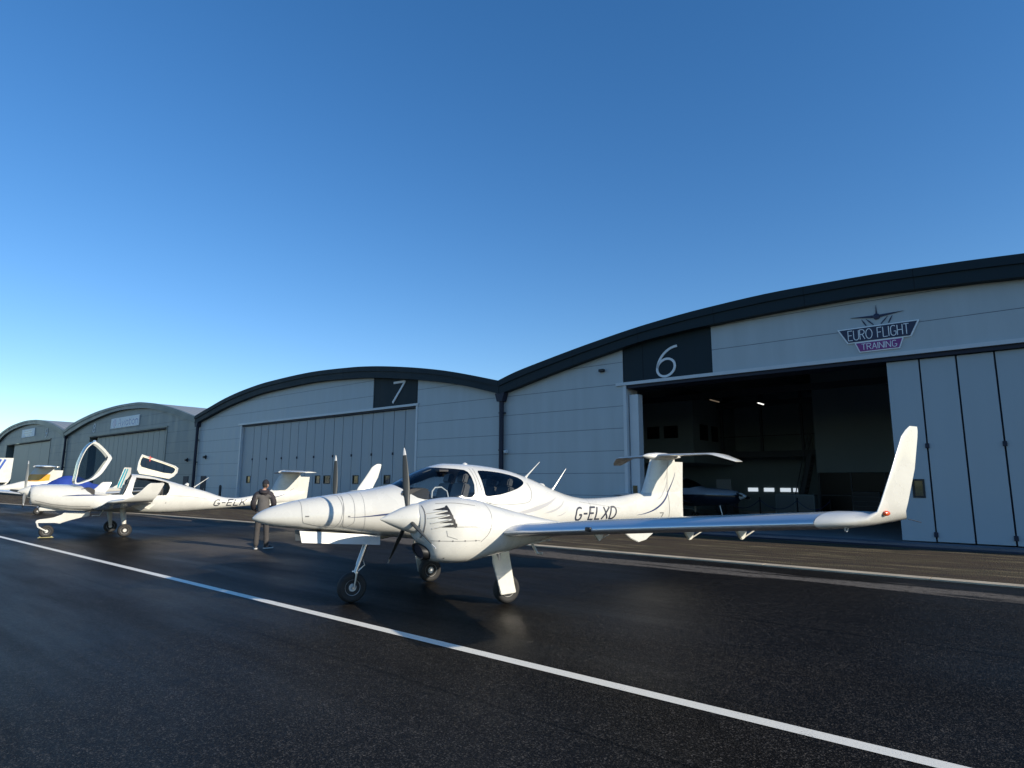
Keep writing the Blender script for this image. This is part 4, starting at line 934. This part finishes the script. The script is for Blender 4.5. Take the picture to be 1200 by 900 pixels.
# ================================================================== white single-engined aircraft (open canopies) and its relative
def single(root, opened=True, finm='white', bodym='white', reg=None, cover=None):
    tb = dict(
     top=[(.38,1.54),(.42,1.57),(.55,1.60),(1.0,1.615),(1.45,1.60),(1.66,1.57),(2.0,1.76),(2.4,1.90),(2.9,1.96),(3.1,1.95),(3.47,1.90),(4.14,1.725),(4.55,1.60),(5.26,1.39),(5.99,1.16),(6.3,1.14),(6.9,1.22),(7.56,1.40),(8.3,1.45),(8.8,1.42)],
     bot=[(.38,1.06),(.42,1.0),(.6,.96),(1.0,.86),(1.39,.80),(2.2,.76),(3.0,.70),(3.85,.66),(5.31,.74),(6.4,.82),(7.4,.90),(8.4,.99),(8.8,1.02)],
     hw=[(.38,.34),(.42,.38),(.7,.47),(1.2,.53),(1.8,.58),(2.6,.60),(3.4,.58),(4.2,.48),(5.0,.33),(6.0,.2),(7,.14),(8,.08),(8.8,.03)],
     mid=[(.38,1.3),(1.5,1.2),(3,1.22),(4.2,1.2),(6,1.0),(8.8,1.2)], eb=[(0,2.6),(3,2.8),(5,2.2),(8.8,2)], et=[(0,2.6),(1.6,2.4),(3,2.2),(8.8,2)])
    xs = sorted(set([.38,.4,.42,.46,.5]+list(np.round(np.arange(.56,8.8,.09),3))+[8.8]))
    fb = body(tb, xs, seg=52)
    full = body(tb, xs, seg=52); bvf = BVHTree.FromBMesh(full); full.free()
    front = [(1.55,1.66),(1.66,1.54),(1.78,1.40),(1.92,1.305),(2.3,1.29),(2.74,1.29),(2.80,1.42),(2.90,1.75),(2.96,1.88),(2.98,2.1),(1.5,2.1)]
    rear = [(3.09,1.845),(3.03,1.65),(2.97,1.35),(3.02,1.27),(3.5,1.26),(3.98,1.265),(4.05,1.36),(4.09,1.52),(4.05,1.66),(3.95,1.71),(3.6,1.795)]
    g1 = cut_out(fb, front); g2 = cut_out(fb, rear)
    fus = obj('fuselage', fb, M[bodym], root)
    if opened: g1.free()
    else: obj('windscreen', g1, M['glass'], root)
    if not opened: obj('rear_window', g2, M['glass_dark'], root)
    else:
        bmesh.ops.delete(g2, geom=[f for f in g2.faces if f.calc_center_median().y < 0], context='FACES'); obj('rear_window', g2, M['glass_dark'], root)
    bm = bmesh.new(); box(bm, 1.75, 4.0, -.50, .50, 1.0, 1.06); box(bm, 3.85, 3.9, -.36, .36, 1.06, 1.5); prism(bm, [(1.6,1.1),(1.62,1.48),(1.85,1.52),(1.98,1.45),(2.0,1.1)], -.45, .45); box(bm, 1.78, 3.85, .47, .49, 1.06, 1.27); box(bm, 1.78, 3.85, -.49, -.47, 1.06, 1.25); obj('cabin_lining', bm, M['interior'], root, smooth=False)
    for y in (-.26,.26): seatobj(root, 2.75, y, 1.05, M['seat'], k=.9); seatobj(root, 3.7, y, 1.05, M['seat'], k=.8)
    # wings
    for s in (-1,1):
        q = lambda l, x, z, c, th, a=0: (x, s*l, z, c, th, a)
        bm = bmesh.new(); wing(bm, [q(.3,1.95,.86,1.5,.13,4),q(1.0,2.0,.90,1.35,.13,5),q(3.5,1.95,1.06,1.15,.13,5),q(5.6,1.86,1.20,1.0,.12,5)], seg=12); w_ = obj('wing', bm, M[bodym], root)
        bm = bmesh.new(); wing(bm, [q(5.603,1.86,1.20,1.0,.12,5),q(5.76,1.95,1.215,.88,.11,12),q(5.86,2.15,1.25,.68,.10,40),q(5.92,2.35,1.33,.53,.09,70),q(5.96,2.50,1.45,.44,.08,80),q(6.0,2.66,1.64,.36,.07,82),q(6.01,2.72,1.68,.30,.05,82)], seg=12); obj('winglet', bm, M[bodym], root)
        bm = bmesh.new()
        for l in (3.0,4.4): prism(bm, [(2.7,1.0+.06*(l-3)),(3.1,1.02+.06*(l-3)),(2.95,.88+.06*(l-3))], s*l-.02, s*l+.02)
        obj('hinge_fairing', bm, M['white_dirty'], w_, smooth=False)
    # tail
    bm = bmesh.new(); loft(bm, [vfoil(7.40,1.28,1.30,.09), vfoil(7.56,1.45,1.16,.09), vfoil(7.70,1.75,1.06,.09), vfoil(7.86,2.04,.96,.09)])
    for v in bm.verts: v.co.x = min(v.co.x, 8.62)
    fin = obj('fin', bm, M[finm], root)
    bm = bmesh.new(); loft(bm, [vfoil(8.4,.98,.50,.12), vfoil(8.42,1.4,.52,.12), vfoil(8.45,1.92,.54,.12)]); rud = obj('rudder', bm, M['white'] if finm != 'white' else M[finm], root)
    bm = bmesh.new(); T = lambda l, x, z, c, th=.10, a=0: (x, l, z, c, th, a)
    wing(bm, [T(-1.75,8.15,2.06,.45),T(-1.6,8.05,2.075,.6),T(0,7.83,2.11,.9),T(1.6,8.05,2.075,.6),T(1.75,8.15,2.06,.45)], seg=10); obj('tailplane', bm, M['white'], root)
    bm = bmesh.new(); lathe(bm, [(-.06,.005),(0,.05),(.15,.08),(.6,.07),(1.0,.01)], (7.82,0,2.09), 'X', 14); obj('tail_fairing', bm, M['white'], root)
    bm = bmesh.new(); prism(bm, [(7.3,.94),(8.5,1.0),(8.35,.78),(7.95,.72)], -.02, .02); obj('ventral_fin', bm, M[bodym], root, smooth=False)
    # engine cowling front, propeller
    propeller(root, .36, 0, 1.40, .93, [85, 205, 325] , spin=(.30,.17), bladem='blade_grey' , tipm='rim', pitch=62)
    bm = bmesh.new()
    for y in (-.2,.2): lathe(bm, [(-.012,.085),(0,.09),(.02,.09)], (.385,y,1.30), 'X', 18)
    obj('cowl_inlet', bm, M['dark'], root)
    bm = bmesh.new(); box(bm, .62, 1.30, -.17, .17, .80, .93, bevel=.05); obj('chin_scoop', bm, M[bodym], root)
    # nose gear: cantilever leg with faired arm
    bm = bmesh.new(); prism(bm, [(1.95,.74),(1.95,.62),(1.45,.53),(1.18,.40),(1.05,.46),(.66,.47),(.60,.42),(.58,.50),(.66,.55),(1.05,.59),(1.22,.66),(1.28,.76)], -.05, .05); bmesh.ops.bevel(bm, geom=list(bm.edges), offset=.02, segments=2, affect='EDGES'); ng = obj('nose_gear', bm, M['white'], root)
    bm = bmesh.new()
    for y in (-.085,.085): tube(bm, [(.62,y,.46),(.66,y,.33),(.88,y,.19)], .025, 8)
    tube(bm, [(.62,-.085,.46),(.62,.085,.46)], .025, 8); obj('fork', bm, M['white'], ng)
    wheel(root, .88, 0, .19, .19, .12)
    for (x, y) in ((2.82,-1.0),(2.66,1.35)):
        bm = bmesh.new(); tube(bm, [(x-.1,y*.82,.95),(x-.05,y*.93,.62),(x,y*.97,.24)], [.085,.08,.05], 12)
        obj('main_gear', bm, M['white_dirty'], root); wheel(root, x+.01, y, .20, .20, .14, rimr=.55)
    bm = bmesh.new(); tube(bm, [(2.25,-.5,.80),(2.15,-.72,.66),(1.95,-.74,.66)], .018, 8); obj('boarding_step', bm, M['white'], root)
    for p in (((4.9,0,1.52),(5.35,0,1.86)),((4.66,0,1.58),(4.70,0,1.66))):
        bm = bmesh.new(); tube(bm, [p[0], p[1]], [.02,.008] if p[0][0] > 4.8 else [.08,.04], 8); obj('antenna', bm, M['white'], root)
    # marks
    pj = proj(bvf, -1, .006)
    if reg:
        bm = bmesh.new(); letters(bm, reg, 5.50, .885, .20, .036, pj, width=1.10, sp=.22, shear=.22); obj('registration', bm, M['letters'], fus)
        bm = bmesh.new(); ribbon(bm, smooth_poly([(1.15,1.26),(1.5,1.28),(2.0,1.285),(2.35,1.275)],4,False), [.005,.045,.04,.004], pj)
        fb_, rb_ = (BVHTree.FromObject(o_, bpy.context.evaluated_depsgraph_get()) for o_ in (fin, rud)); pm_ = multi([bvf, fb_, rb_], .008)
        ribbon(bm, smooth_poly([(7.3,1.10),(7.7,1.16),(8.1,1.30),(8.4,1.5)],4,False), [.004,.03,.03,.004], pm_)
        obj('cheat_line', bm, M['stripe_blue'], fus)
        bm = bmesh.new(); ribbon(bm, [(.50,1.13),(.9,1.02),(1.4,.95),(1.9,.94)], .012, pj); ribbon(bm, [(1.68,1.55),(1.95,1.25)], .006, pj)
        ribbon(bm, [(4.1,1.25),(4.7,1.22),(5.3,1.12)], .008, pj)
        obj('panel_seam', bm, M['seam'], fus)
    return fus
YB = R(38); B0 = Vector((-14.98, 18.92, 0))
sa = thing('single_engine_aircraft', 'white single-propeller aircraft registered G-ELK with raised canopy and rear door', 'aircraft', B0, YB)
single(sa, True, reg='G-ELK')
# raised front canopy
outer = smooth_poly([(1.46,1.62),(1.46,1.95),(1.50,2.30),(1.62,2.70),(1.76,2.90),(1.86,2.95),(1.97,2.90),(2.15,2.72),(2.33,2.49),(2.34,2.42),(2.28,2.28),(2.12,1.97),(1.96,1.80),(1.80,1.72)],4)
inner = smooth_poly([(1.485,1.66),(1.485,1.95),(1.52,2.29),(1.64,2.68),(1.775,2.87),(1.85,2.89),(1.95,2.82),(2.11,2.66),(2.23,2.50),(2.23,2.43),(2.17,2.29),(2.03,2.02),(1.90,1.86),(1.77,1.76)],4)
def bend(x, z, y):    # the shell narrows towards its crown (which now points forward)
    return y
bm = bmesh.new()
for y in (-.50,.50):
    n_ = len(outer); sg_ = 1 if y > 0 else -1
    a = [bm.verts.new((p[0], y+sg_*.02, p[1])) for p in outer]; b = [bm.verts.new((p[0], y, p[1])) for p in inner]
    a2 = [bm.verts.new((p[0], y-sg_*.03, p[1])) for p in outer]; b2 = [bm.verts.new((p[0], y-sg_*.03, p[1])) for p in inner]
    for k in range(n_):
        j = (k+1)%n_; bm.faces.new((a[k],a[j],b[j],b[k])); bm.faces.new((a2[k],b2[k],b2[j],a2[j])); bm.faces.new((a[k],a2[k],a2[j],a[j])); bm.faces.new((b[k],b[j],b2[j],b2[k]))
hoop = lambda x, z, bulge: [(x-bulge*math.cos(PI*(t-.5))*1.0, -.5+t, z+0*t) for t in np.linspace(0,1,13)]
tube(bm, [(1.86-.03*0, y, 2.93+.06*math.cos(PI*y)) for y in np.linspace(-.5,.5,13)], .04, 8); tube(bm, [(2.30, y, 2.44+.10*math.cos(PI*y)) for y in np.linspace(-.5,.5,13)], .05, 8)
for v in bm.verts: v.co.y *= 1-.28*max(0,v.co.z-1.6)/1.3
cf = obj('front_canopy', bm, M['white'], sa)
bm = bmesh.new(); top_arc = outer[0:21]; rg = []
for (x, z) in top_arc: rg.append([(x-.05*math.cos(PI*y), y, z+.02*math.cos(PI*y)) for y in np.linspace(-.5,.5,13)])
loft(bm, rg, closed=False, cap=(False,False))
for y in (-.498,.498): bm.faces.new([bm.verts.new((p[0], y, p[1])) for p in inner])
for v in bm.verts: v.co.y *= 1-.28*max(0,v.co.z-1.6)/1.3
obj('canopy_glazing', bm, M['glass_thin'], cf)
# raised rear door, hinged along the roof
bm = bmesh.new(); D_ = [(3.23,2.60),(3.9,2.36),(4.25,2.23),(4.33,2.16),(4.30,2.02),(4.20,1.90),(4.05,1.81),(3.6,1.90),(3.19,1.97),(3.13,2.08),(3.16,2.35)]
I_ = [(3.27,2.53),(3.9,2.31),(4.20,2.19),(4.26,2.14),(4.23,2.04),(4.16,1.98),(3.9,2.01),(3.5,2.12),(3.24,2.20),(3.20,2.28),(3.22,2.44)]
def dy(z): return .02+.30*(z-1.8)
for (off_) in (0,):
    a = [bm.verts.new((p[0], -.18+dy(p[1]), p[1])) for p in D_]; b = [bm.verts.new((p[0], -.18+dy(p[1]), p[1])) for p in I_]
    a2 = [bm.verts.new((p[0], -.13+dy(p[1]), p[1])) for p in D_]; b2 = [bm.verts.new((p[0], -.13+dy(p[1]), p[1])) for p in I_]
    n_ = len(D_)
    for k in range(n_):
        j = (k+1)%n_; bm.faces.new((a[k],a[j],b[j],b[k])); bm.faces.new((a2[k],b2[k],b2[j],a2[j])); bm.faces.new((a[k],a2[k],a2[j],a[j])); bm.faces.new((b[k],b[j],b2[j],b2[k]))
dr = obj('rear_door', bm, M['cream'], sa, smooth=False)
bm = bmesh.new(); bm.faces.new([bm.verts.new((p[0], -.155+dy(p[1]), p[1])) for p in I_]); obj('window_pane', bm, M['glass_dark'], dr, smooth=False)
bm = bmesh.new(); tube(bm, [(p[0], -.19+dy(p[1]), p[1]) for p in D_[9:]+D_[:7]], .022, 6); obj('door_frame', bm, M['white'], dr)
bm = bmesh.new(); box(bm, 3.44, 3.46, -.2, -.17, 2.38, 2.56); box(bm, 3.39, 3.52, -.2, -.17, 2.49, 2.51); obj('red_tag', bm, M['red'], dr, smooth=False)
chock(B0+Vector((math.cos(YB)*.88, math.sin(YB)*.88, 0)), YB, 'pale chock under the nose wheel of the open single-engined aircraft')

# ================================================================== other parked aircraft on the left, beyond
def plain_aircraft(root, k=1.0, body_m='white', fin_m='white', stripe=None, low=True, covered=False, tailk=1.0):
    """light aircraft: fuselage, canopy, wings, tail, gear. nose at x=0"""
    tb = dict(top=[(0,1.25),(.1,1.35),(.8,1.45),(1.5,1.5),(2.0,1.78),(2.6,1.92),(3.2,1.85),(4.0,1.55),(5,1.4),(6.5,1.3),(7.2,1.28)],
              bot=[(0,1.0),(.1,.85),(.8,.75),(2,.7),(3.4,.72),(5,.9),(6.5,1.05),(7.2,1.12)],
              hw=[(0,.15),(.1,.3),(.8,.48),(2,.55),(3,.54),(4,.4),(5,.26),(6.5,.12),(7.2,.03)], mid=[(0,1.15),(2,1.2),(4,1.2),(7.2,1.2)])
    xs = sorted(set([0,.03,.1]+list(np.round(np.arange(.2,7.2,.16),3))+[7.2])); fb = body(tb, xs, seg=32)
    g = cut_out(fb, [(1.6,1.9),(1.62,1.55),(2.0,1.46),(3.3,1.46),(3.55,1.6),(3.3,1.78),(2.6,1.86),(2.3,1.84),(2.2,2.1),(1.7,2.1)])
    fus = obj('fuselage', fb, M[body_m], root); obj('windscreen', g, M['glass_dark'], root)
    bm = bmesh.new(); box(bm, 1.8, 3.3, -.45, .45, 1.05, 1.40); obj('cabin_lining', bm, M['interior'], root, smooth=False)
    for s in (-1,1):
        q = lambda l, x, z, c, th, a=0: (x, s*l, z, c, th, a)
        zz = (.85,1.05,1.2) if low else (1.9,1.95,2.0)
        bm = bmesh.new(); wing(bm, [q(.25,1.9,zz[0],1.4,.13,3),q(2.6,1.9,zz[1],1.35,.13,3),q(4.8,2.0,zz[2],1.2,.12,3),q(4.95,2.15,zz[2]+.02,.9,.08,3)], seg=10); obj('wing', bm, M[body_m], root)
        bm = bmesh.new(); tube(bm, [(2.5,s*1.2,zz[0]),(2.55,s*1.35,.25)], [.05,.035], 8); obj('main_gear', bm, M['white_dirty'], root); wheel(root, 2.55, s*1.35, .2, .2, .14)
    bm = bmesh.new(); T = lambda l, x, z, c: (x, l, z, c, .09, 0); wing(bm, [T(-1.5,6.55,1.3,.6),T(0,6.3,1.3,.9),T(1.5,6.55,1.3,.6)], seg=8); obj('tailplane', bm, M[body_m], root)
    bm = bmesh.new(); loft(bm, [vfoil(5.7,1.25,1.55,.07), vfoil(6.3,1.5,1.05,.09), vfoil(6.75,1.25+1.15*tailk,.62,.09)]); fn = obj('fin', bm, M[fin_m], root)
    if stripe:
        bv = BVHTree.FromObject(fn, bpy.context.evaluated_depsgraph_get())
        for sd in (-1,1):
            bm = bmesh.new()
            for j in range(3): ribbon(bm, [(6.05+j*.22,1.32),(6.62+j*.20,1.20+1.12*tailk)], .10, proj(bv, sd, .012), .05)
            obj('fin_stripe', bm, M[stripe], fn)
        bv = BVHTree.FromObject(fus, bpy.context.evaluated_depsgraph_get())
    propeller(root, .0, 0, 1.15, .88, [8,188], spin=(.28,.15), pitch=40, chord=.14)
    bm = bmesh.new(); tube(bm, [(.9,0,.85),(.75,0,.2)], [.04,.03], 8); obj('nose_gear', bm, M['metal'], root); wheel(root, .75, 0, .18, .18, .11)
    bm = bmesh.new(); tube(bm, [(3.8,0,1.6),(4.15,0,1.95)], [.015,.006], 6); obj('antenna', bm, M['white'], root)
    return fus

def cover(root_loc, yaw, x0, x1, label, extra=.03):
    tb = dict(top=[(0,1.25),(.1,1.42),(.8,1.52),(1.5,1.57),(2.0,1.85),(2.6,2.0),(3.2,1.93),(4.0,1.63),(5,1.46)],
              bot=[(0,1.0),(.1,.95),(.8,.98),(2,1.02),(3.4,1.05),(5,1.12)], hw=[(0,.18),(.1,.34),(.8,.53),(2,.61),(3,.60),(4,.46),(5,.32)], mid=[(0,1.15),(2,1.25),(4,1.25),(5,1.25)])
    bm = body(tb, list(np.arange(x0, x1+.01, .12)), seg=36)
    for v in bm.verts:
        q = math.sin(v.co.x*9+v.co.z*3)*.012+math.sin(v.co.x*23+v.co.y*11)*.006; v.co.y += q; v.co.z += q*.8
    o = tag(obj('aircraft_cover', bm, M['blue']), label, 'aircraft cover'); o.location = root_loc; o.rotation_euler = (0,0,yaw); return o
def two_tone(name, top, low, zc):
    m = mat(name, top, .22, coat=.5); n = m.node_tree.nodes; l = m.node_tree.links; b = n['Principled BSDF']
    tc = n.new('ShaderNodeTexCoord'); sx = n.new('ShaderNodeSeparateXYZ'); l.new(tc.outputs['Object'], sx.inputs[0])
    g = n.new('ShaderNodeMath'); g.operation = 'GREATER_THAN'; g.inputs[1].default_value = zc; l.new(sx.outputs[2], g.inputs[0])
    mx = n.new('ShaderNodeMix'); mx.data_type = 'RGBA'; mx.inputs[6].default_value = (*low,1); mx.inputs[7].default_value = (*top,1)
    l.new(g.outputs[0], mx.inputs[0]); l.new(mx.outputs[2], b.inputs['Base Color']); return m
p3 = thing('light_aircraft', 'white light aircraft with teal striped fin standing under the blue cover', 'aircraft', (-24.2,31.3,0), R(85))
plain_aircraft(p3, stripe='teal', tailk=1.12)
cover((-24.2,31.3,0), R(85), .35, 4.6, 'royal blue fabric cover over the nose and cabin of the aircraft with the teal fin')
M['orange_fin'] = two_tone('white_over_orange_paint', (.6,.6,.56), (.80,.36,.03), 1.72)
p5 = thing('light_aircraft', 'white T-tailed aircraft with an orange fin, far left behind the propeller of G-ELK', 'aircraft', (-36.2,31.6,0), R(38))
single(p5, False, finm='orange_fin'); p5.scale = (1.22,1.22,1.22)
p6 = thing('light_aircraft', 'white and blue light aircraft, its tall fin cut by the left edge of the photo', 'aircraft', (-42.4,38.6,0), R(36))
plain_aircraft(p6, stripe='blue_paint', tailk=1.25); p6.scale = (1.22,1.22,1.22)

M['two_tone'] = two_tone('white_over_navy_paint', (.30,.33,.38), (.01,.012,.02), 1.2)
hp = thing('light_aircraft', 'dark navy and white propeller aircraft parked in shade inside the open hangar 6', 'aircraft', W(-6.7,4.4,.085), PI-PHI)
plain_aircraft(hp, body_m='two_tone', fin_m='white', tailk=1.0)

# ================================================================== the man
def skin_body(name, pts, edges, m, parent, sub=2, root_i=0):
    """pts: list of (x,y,z,rx,ry)"""
    me = bpy.data.meshes.new(name+'_skeleton'); me.from_pydata([p[:3] for p in pts], edges, []); ob = bpy.data.objects.new(name+'_skeleton', me); C.objects.link(ob)
    mo = ob.modifiers.new('s', 'SKIN'); mo.use_smooth_shade = True
    for i, p in enumerate(pts):
        v = me.skin_vertices[0].data[i]; v.radius = (p[3], p[4] if len(p) > 4 else p[3]); v.use_root = (i == root_i)
    ms = ob.modifiers.new('u', 'SUBSURF'); ms.levels = sub; ms.render_levels = sub
    bpy.context.view_layer.update(); dg = bpy.context.evaluated_depsgraph_get()
    nm = bpy.data.meshes.new_from_object(ob.evaluated_get(dg)); nm.name = name; nm.materials.clear(); nm.materials.append(m)
    for p in nm.polygons: p.use_smooth = True
    bpy.data.objects.remove(ob); o = bpy.data.objects.new(name, nm); C.objects.link(o); o.parent = parent; return o
M['skin'] = mat('skin', (.45,.27,.20), .5)
M['jacket'] = mat('jacket_grey', (.095,.09,.088), .8, var=.15, vscale=8, bump=.5, bscale=18)
M['jacket_dark'] = mat('jacket_shoulder_dark', (.028,.024,.03), .8, bump=.5, bscale=18)
M['trouser'] = mat('grey_trousers', (.06,.055,.053), .85, var=.12, vscale=10, bump=.5, bscale=16)
M['shoe'] = mat('black_shoe', (.012,.012,.014), .5)
M['hair'] = mat('dark_hair', (.03,.025,.022), .8)
M['cap'] = mat('navy_cap', (.012,.014,.022), .9)
# person frame: +x to his right hand side as seen from behind (image right), +y away from the camera
pr = thing('person', 'man in grey jacket, grey trousers and black cap with his back turned', 'person', (-6.47,16.41,0), R(20))
# body: one continuous figure (legs, torso, arms, neck, head)
P = [(0,0,.96,.15,.115),(0,0,1.12,.145,.105),(0,.01,1.28,.165,.115),(0,.0,1.42,.16,.10),(0,.0,1.50,.065,.065),(0,.02,1.56,.055,.06),
     (-.10,0,.88,.095,.10),(-.125,.01,.50,.062,.066),(-.13,.0,.10,.045,.05),(-.135,.12,.05,.045,.035),
     (.10,0,.88,.095,.10),(.125,.02,.50,.062,.066),(.15,.04,.10,.045,.05),(.21,.14,.05,.045,.035),
     (-.19,.0,1.42,.065,.065),(-.265,-.02,1.15,.05,.052),(-.22,.14,.99,.038,.04),(-.17,.20,.97,.034,.028),
     (.19,.0,1.42,.065,.065),(.275,-.02,1.16,.05,.052),(.23,.15,1.02,.038,.04),(.17,.21,1.0,.034,.028)]
E_ = [(0,1),(1,2),(2,3),(3,4),(4,5),(0,6),(6,7),(7,8),(8,9),(0,10),(10,11),(11,12),(12,13),(3,14),(14,15),(15,16),(16,17),(3,18),(18,19),(19,20),(20,21)]
pr.scale = (.88,1,1)
bd = skin_body('body', P, E_, M['skin'], pr)
# head, turned to the right
bm = bmesh.new(); bmesh.ops.create_uvsphere(bm, u_segments=28, v_segments=20, radius=1)
for v in bm.verts:
    x, y, z = v.co; k = 1-.22*max(0,-z)**1.5
    f = .095*(1+.0*y); v.co = Vector((x*.077*k, y*.098*k+(.012 if y > .6 and z < 0 else 0), z*.118))
    if v.co.y > .07: 
        n_ = math.exp(-(v.co.x/.014)**2)*math.exp(-((v.co.z+.012)/.026)**2); v.co.y += .024*n_
        e_ = sum(math.exp(-((v.co.x-sx)/.016)**2) for sx in (-.032,.032))*math.exp(-((v.co.z-.018)/.012)**2); v.co.y -= .008*e_
        m_ = math.exp(-(v.co.x/.03)**2)*math.exp(-((v.co.z+.055)/.006)**2); v.co.y -= .004*m_
hd = obj('head', bm, M['skin'], bd); hd.location = (0.03,.05,1.655); hd.rotation_euler = (R(-8),0,R(-38))
for s_ in (-1,1):
    bm = bmesh.new(); q = bmesh.ops.create_uvsphere(bm, u_segments=10, v_segments=8, radius=1)['verts']
    for v in q: v.co = Vector((s_*.079+v.co.x*.009, -.005+v.co.y*.02, v.co.z*.033))
    o = obj('ear', bm, M['skin'], bd); o.location = hd.location; o.rotation_euler = hd.rotation_euler
for s_ in (-1,1):
    bm = bmesh.new(); q = bmesh.ops.create_uvsphere(bm, u_segments=10, v_segments=8, radius=.012)['verts']
    for v in q: v.co += Vector((s_*.032,.079,.018))
    o = obj('eye', bm, M['eye_white'], bd); o.location = hd.location; o.rotation_euler = hd.rotation_euler
bm = bmesh.new(); bmesh.ops.create_uvsphere(bm, u_segments=24, v_segments=16, radius=1)
bmesh.ops.delete(bm, geom=[v for v in bm.verts if v.co.y > .12 or v.co.z < -.75], context='VERTS')
for v in bm.verts: v.co = Vector((v.co.x*.084, v.co.y*.108, v.co.z*.116))
o = obj('hair', bm, M['hair'], bd); o.location = hd.location; o.rotation_euler = hd.rotation_euler
bm = bmesh.new(); bmesh.ops.create_uvsphere(bm, u_segments=28, v_segments=16, radius=1)
bmesh.ops.delete(bm, geom=[v for v in bm.verts if v.co.z < -.28], context='VERTS')
for v in bm.verts: v.co = Vector((v.co.x*.089, v.co.y*.112-.004, .028+v.co.z*.105))
o = obj('cap', bm, M['cap'], pr); o.location = hd.location; o.rotation_euler = hd.rotation_euler
# fingers of both hands, closed in front of the jacket
bm = bmesh.new()
for s_, base in ((-1, Vector((-.17,.20,.97))), (1, Vector((.17,.21,1.0)))):
    for k in range(4):
        p0 = base+Vector((-s_*.03,.01+.0*k,.027-.019*k)); L_ = (.075,.082,.078,.062)[k]
        tube(bm, [p0, p0+Vector((-s_*L_*.5,.012,-.004)), p0+Vector((-s_*L_*.85,-.008,-.008)), p0+Vector((-s_*L_*.9,-.028,-.008))], [.0095,.009,.008,.006], 8)
    p0 = base+Vector((s_*.0,-.012,.03)); tube(bm, [p0, p0+Vector((-s_*.03,-.01,.028)), p0+Vector((-s_*.055,-.012,.03))], [.011,.010,.007], 8)
obj('fingers', bm, M['skin'], bd)
J = [(0,0,.86,.185,.145),(0,0,1.0,.19,.14),(0,0,1.15,.19,.138),(0,.01,1.30,.205,.14),(0,.0,1.43,.17,.12),(0,.0,1.50,.10,.10),
     (-.20,.0,1.40,.10,.10),(-.29,-.04,1.16,.085,.09),(-.25,.13,1.0,.065,.07),
     (.20,.0,1.40,.10,.10),(.30,-.04,1.17,.085,.09),(.26,.14,1.03,.065,.07)]
jk = skin_body('jacket', J, [(0,1),(1,2),(2,3),(3,4),(4,5),(4,6),(6,7),(7,8),(4,9),(9,10),(10,11)], M['jacket'], pr)
jk.data.materials.append(M['jacket_dark'])
for p in jk.data.polygons:
    c = p.center
    if c.z > 1.385 or abs(c.x) > .205: p.material_index = 1
bm = bmesh.new(); rg = []
for a in np.linspace(0,2*PI,17)[:-1]: pass
lathe(bm, [(0,.12),(.03,.15),(.07,.15),(.10,.11),(.08,.08),(.03,.06)], (0,-.02,1.44), 'Z', 20)
for v in bm.verts: v.co.z -= .25*max(0,-(v.co.y+.02)); v.co.y -= .01
obj('hood', bm, M['jacket_dark'], jk)
T_ = [(0,0,.93,.145,.115),(-.10,0,.84,.10,.11),(-.127,.01,.50,.08,.085),(-.133,.0,.07,.072,.08),(.10,0,.84,.10,.11),(.127,.02,.50,.08,.085),(.152,.04,.07,.072,.08)]
skin_body('trousers', T_, [(0,1),(1,2),(2,3),(0,4),(4,5),(5,6)], M['trouser'], pr)
for (x, y, a) in ((-.133,.05,5),(.17,.09,-55)):
    bm = bmesh.new()
    rg = []
    for (yy, hw, h) in ((-.10,.03,.055),(-.08,.043,.09),(-.02,.046,.10),(.06,.048,.075),(.13,.05,.055),(.17,.042,.045),(.195,.02,.03)):
        rg.append([(hw*math.cos(t), yy, .012+max(0,math.sin(t))*h) for t in np.linspace(0,2*PI,17)[:-1]])
    loft(bm, rg); sh = obj('shoe', bm, M['shoe'], pr); sh.location = (x,y,.015); sh.rotation_euler = (0,0,R(a))
    bm = bmesh.new(); prism(bm, smooth_poly([(-.04,-.10),(.04,-.10),(.048,0),(.053,.12),(.03,.195),(-.03,.195),(-.053,.12),(-.048,0)],3), 0, .028, 'XY')
    for v in bm.verts: v.co = Vector((v.co.x, v.co.y, v.co.z))
    obj('sole', bm, M['rim'], sh, smooth=False)
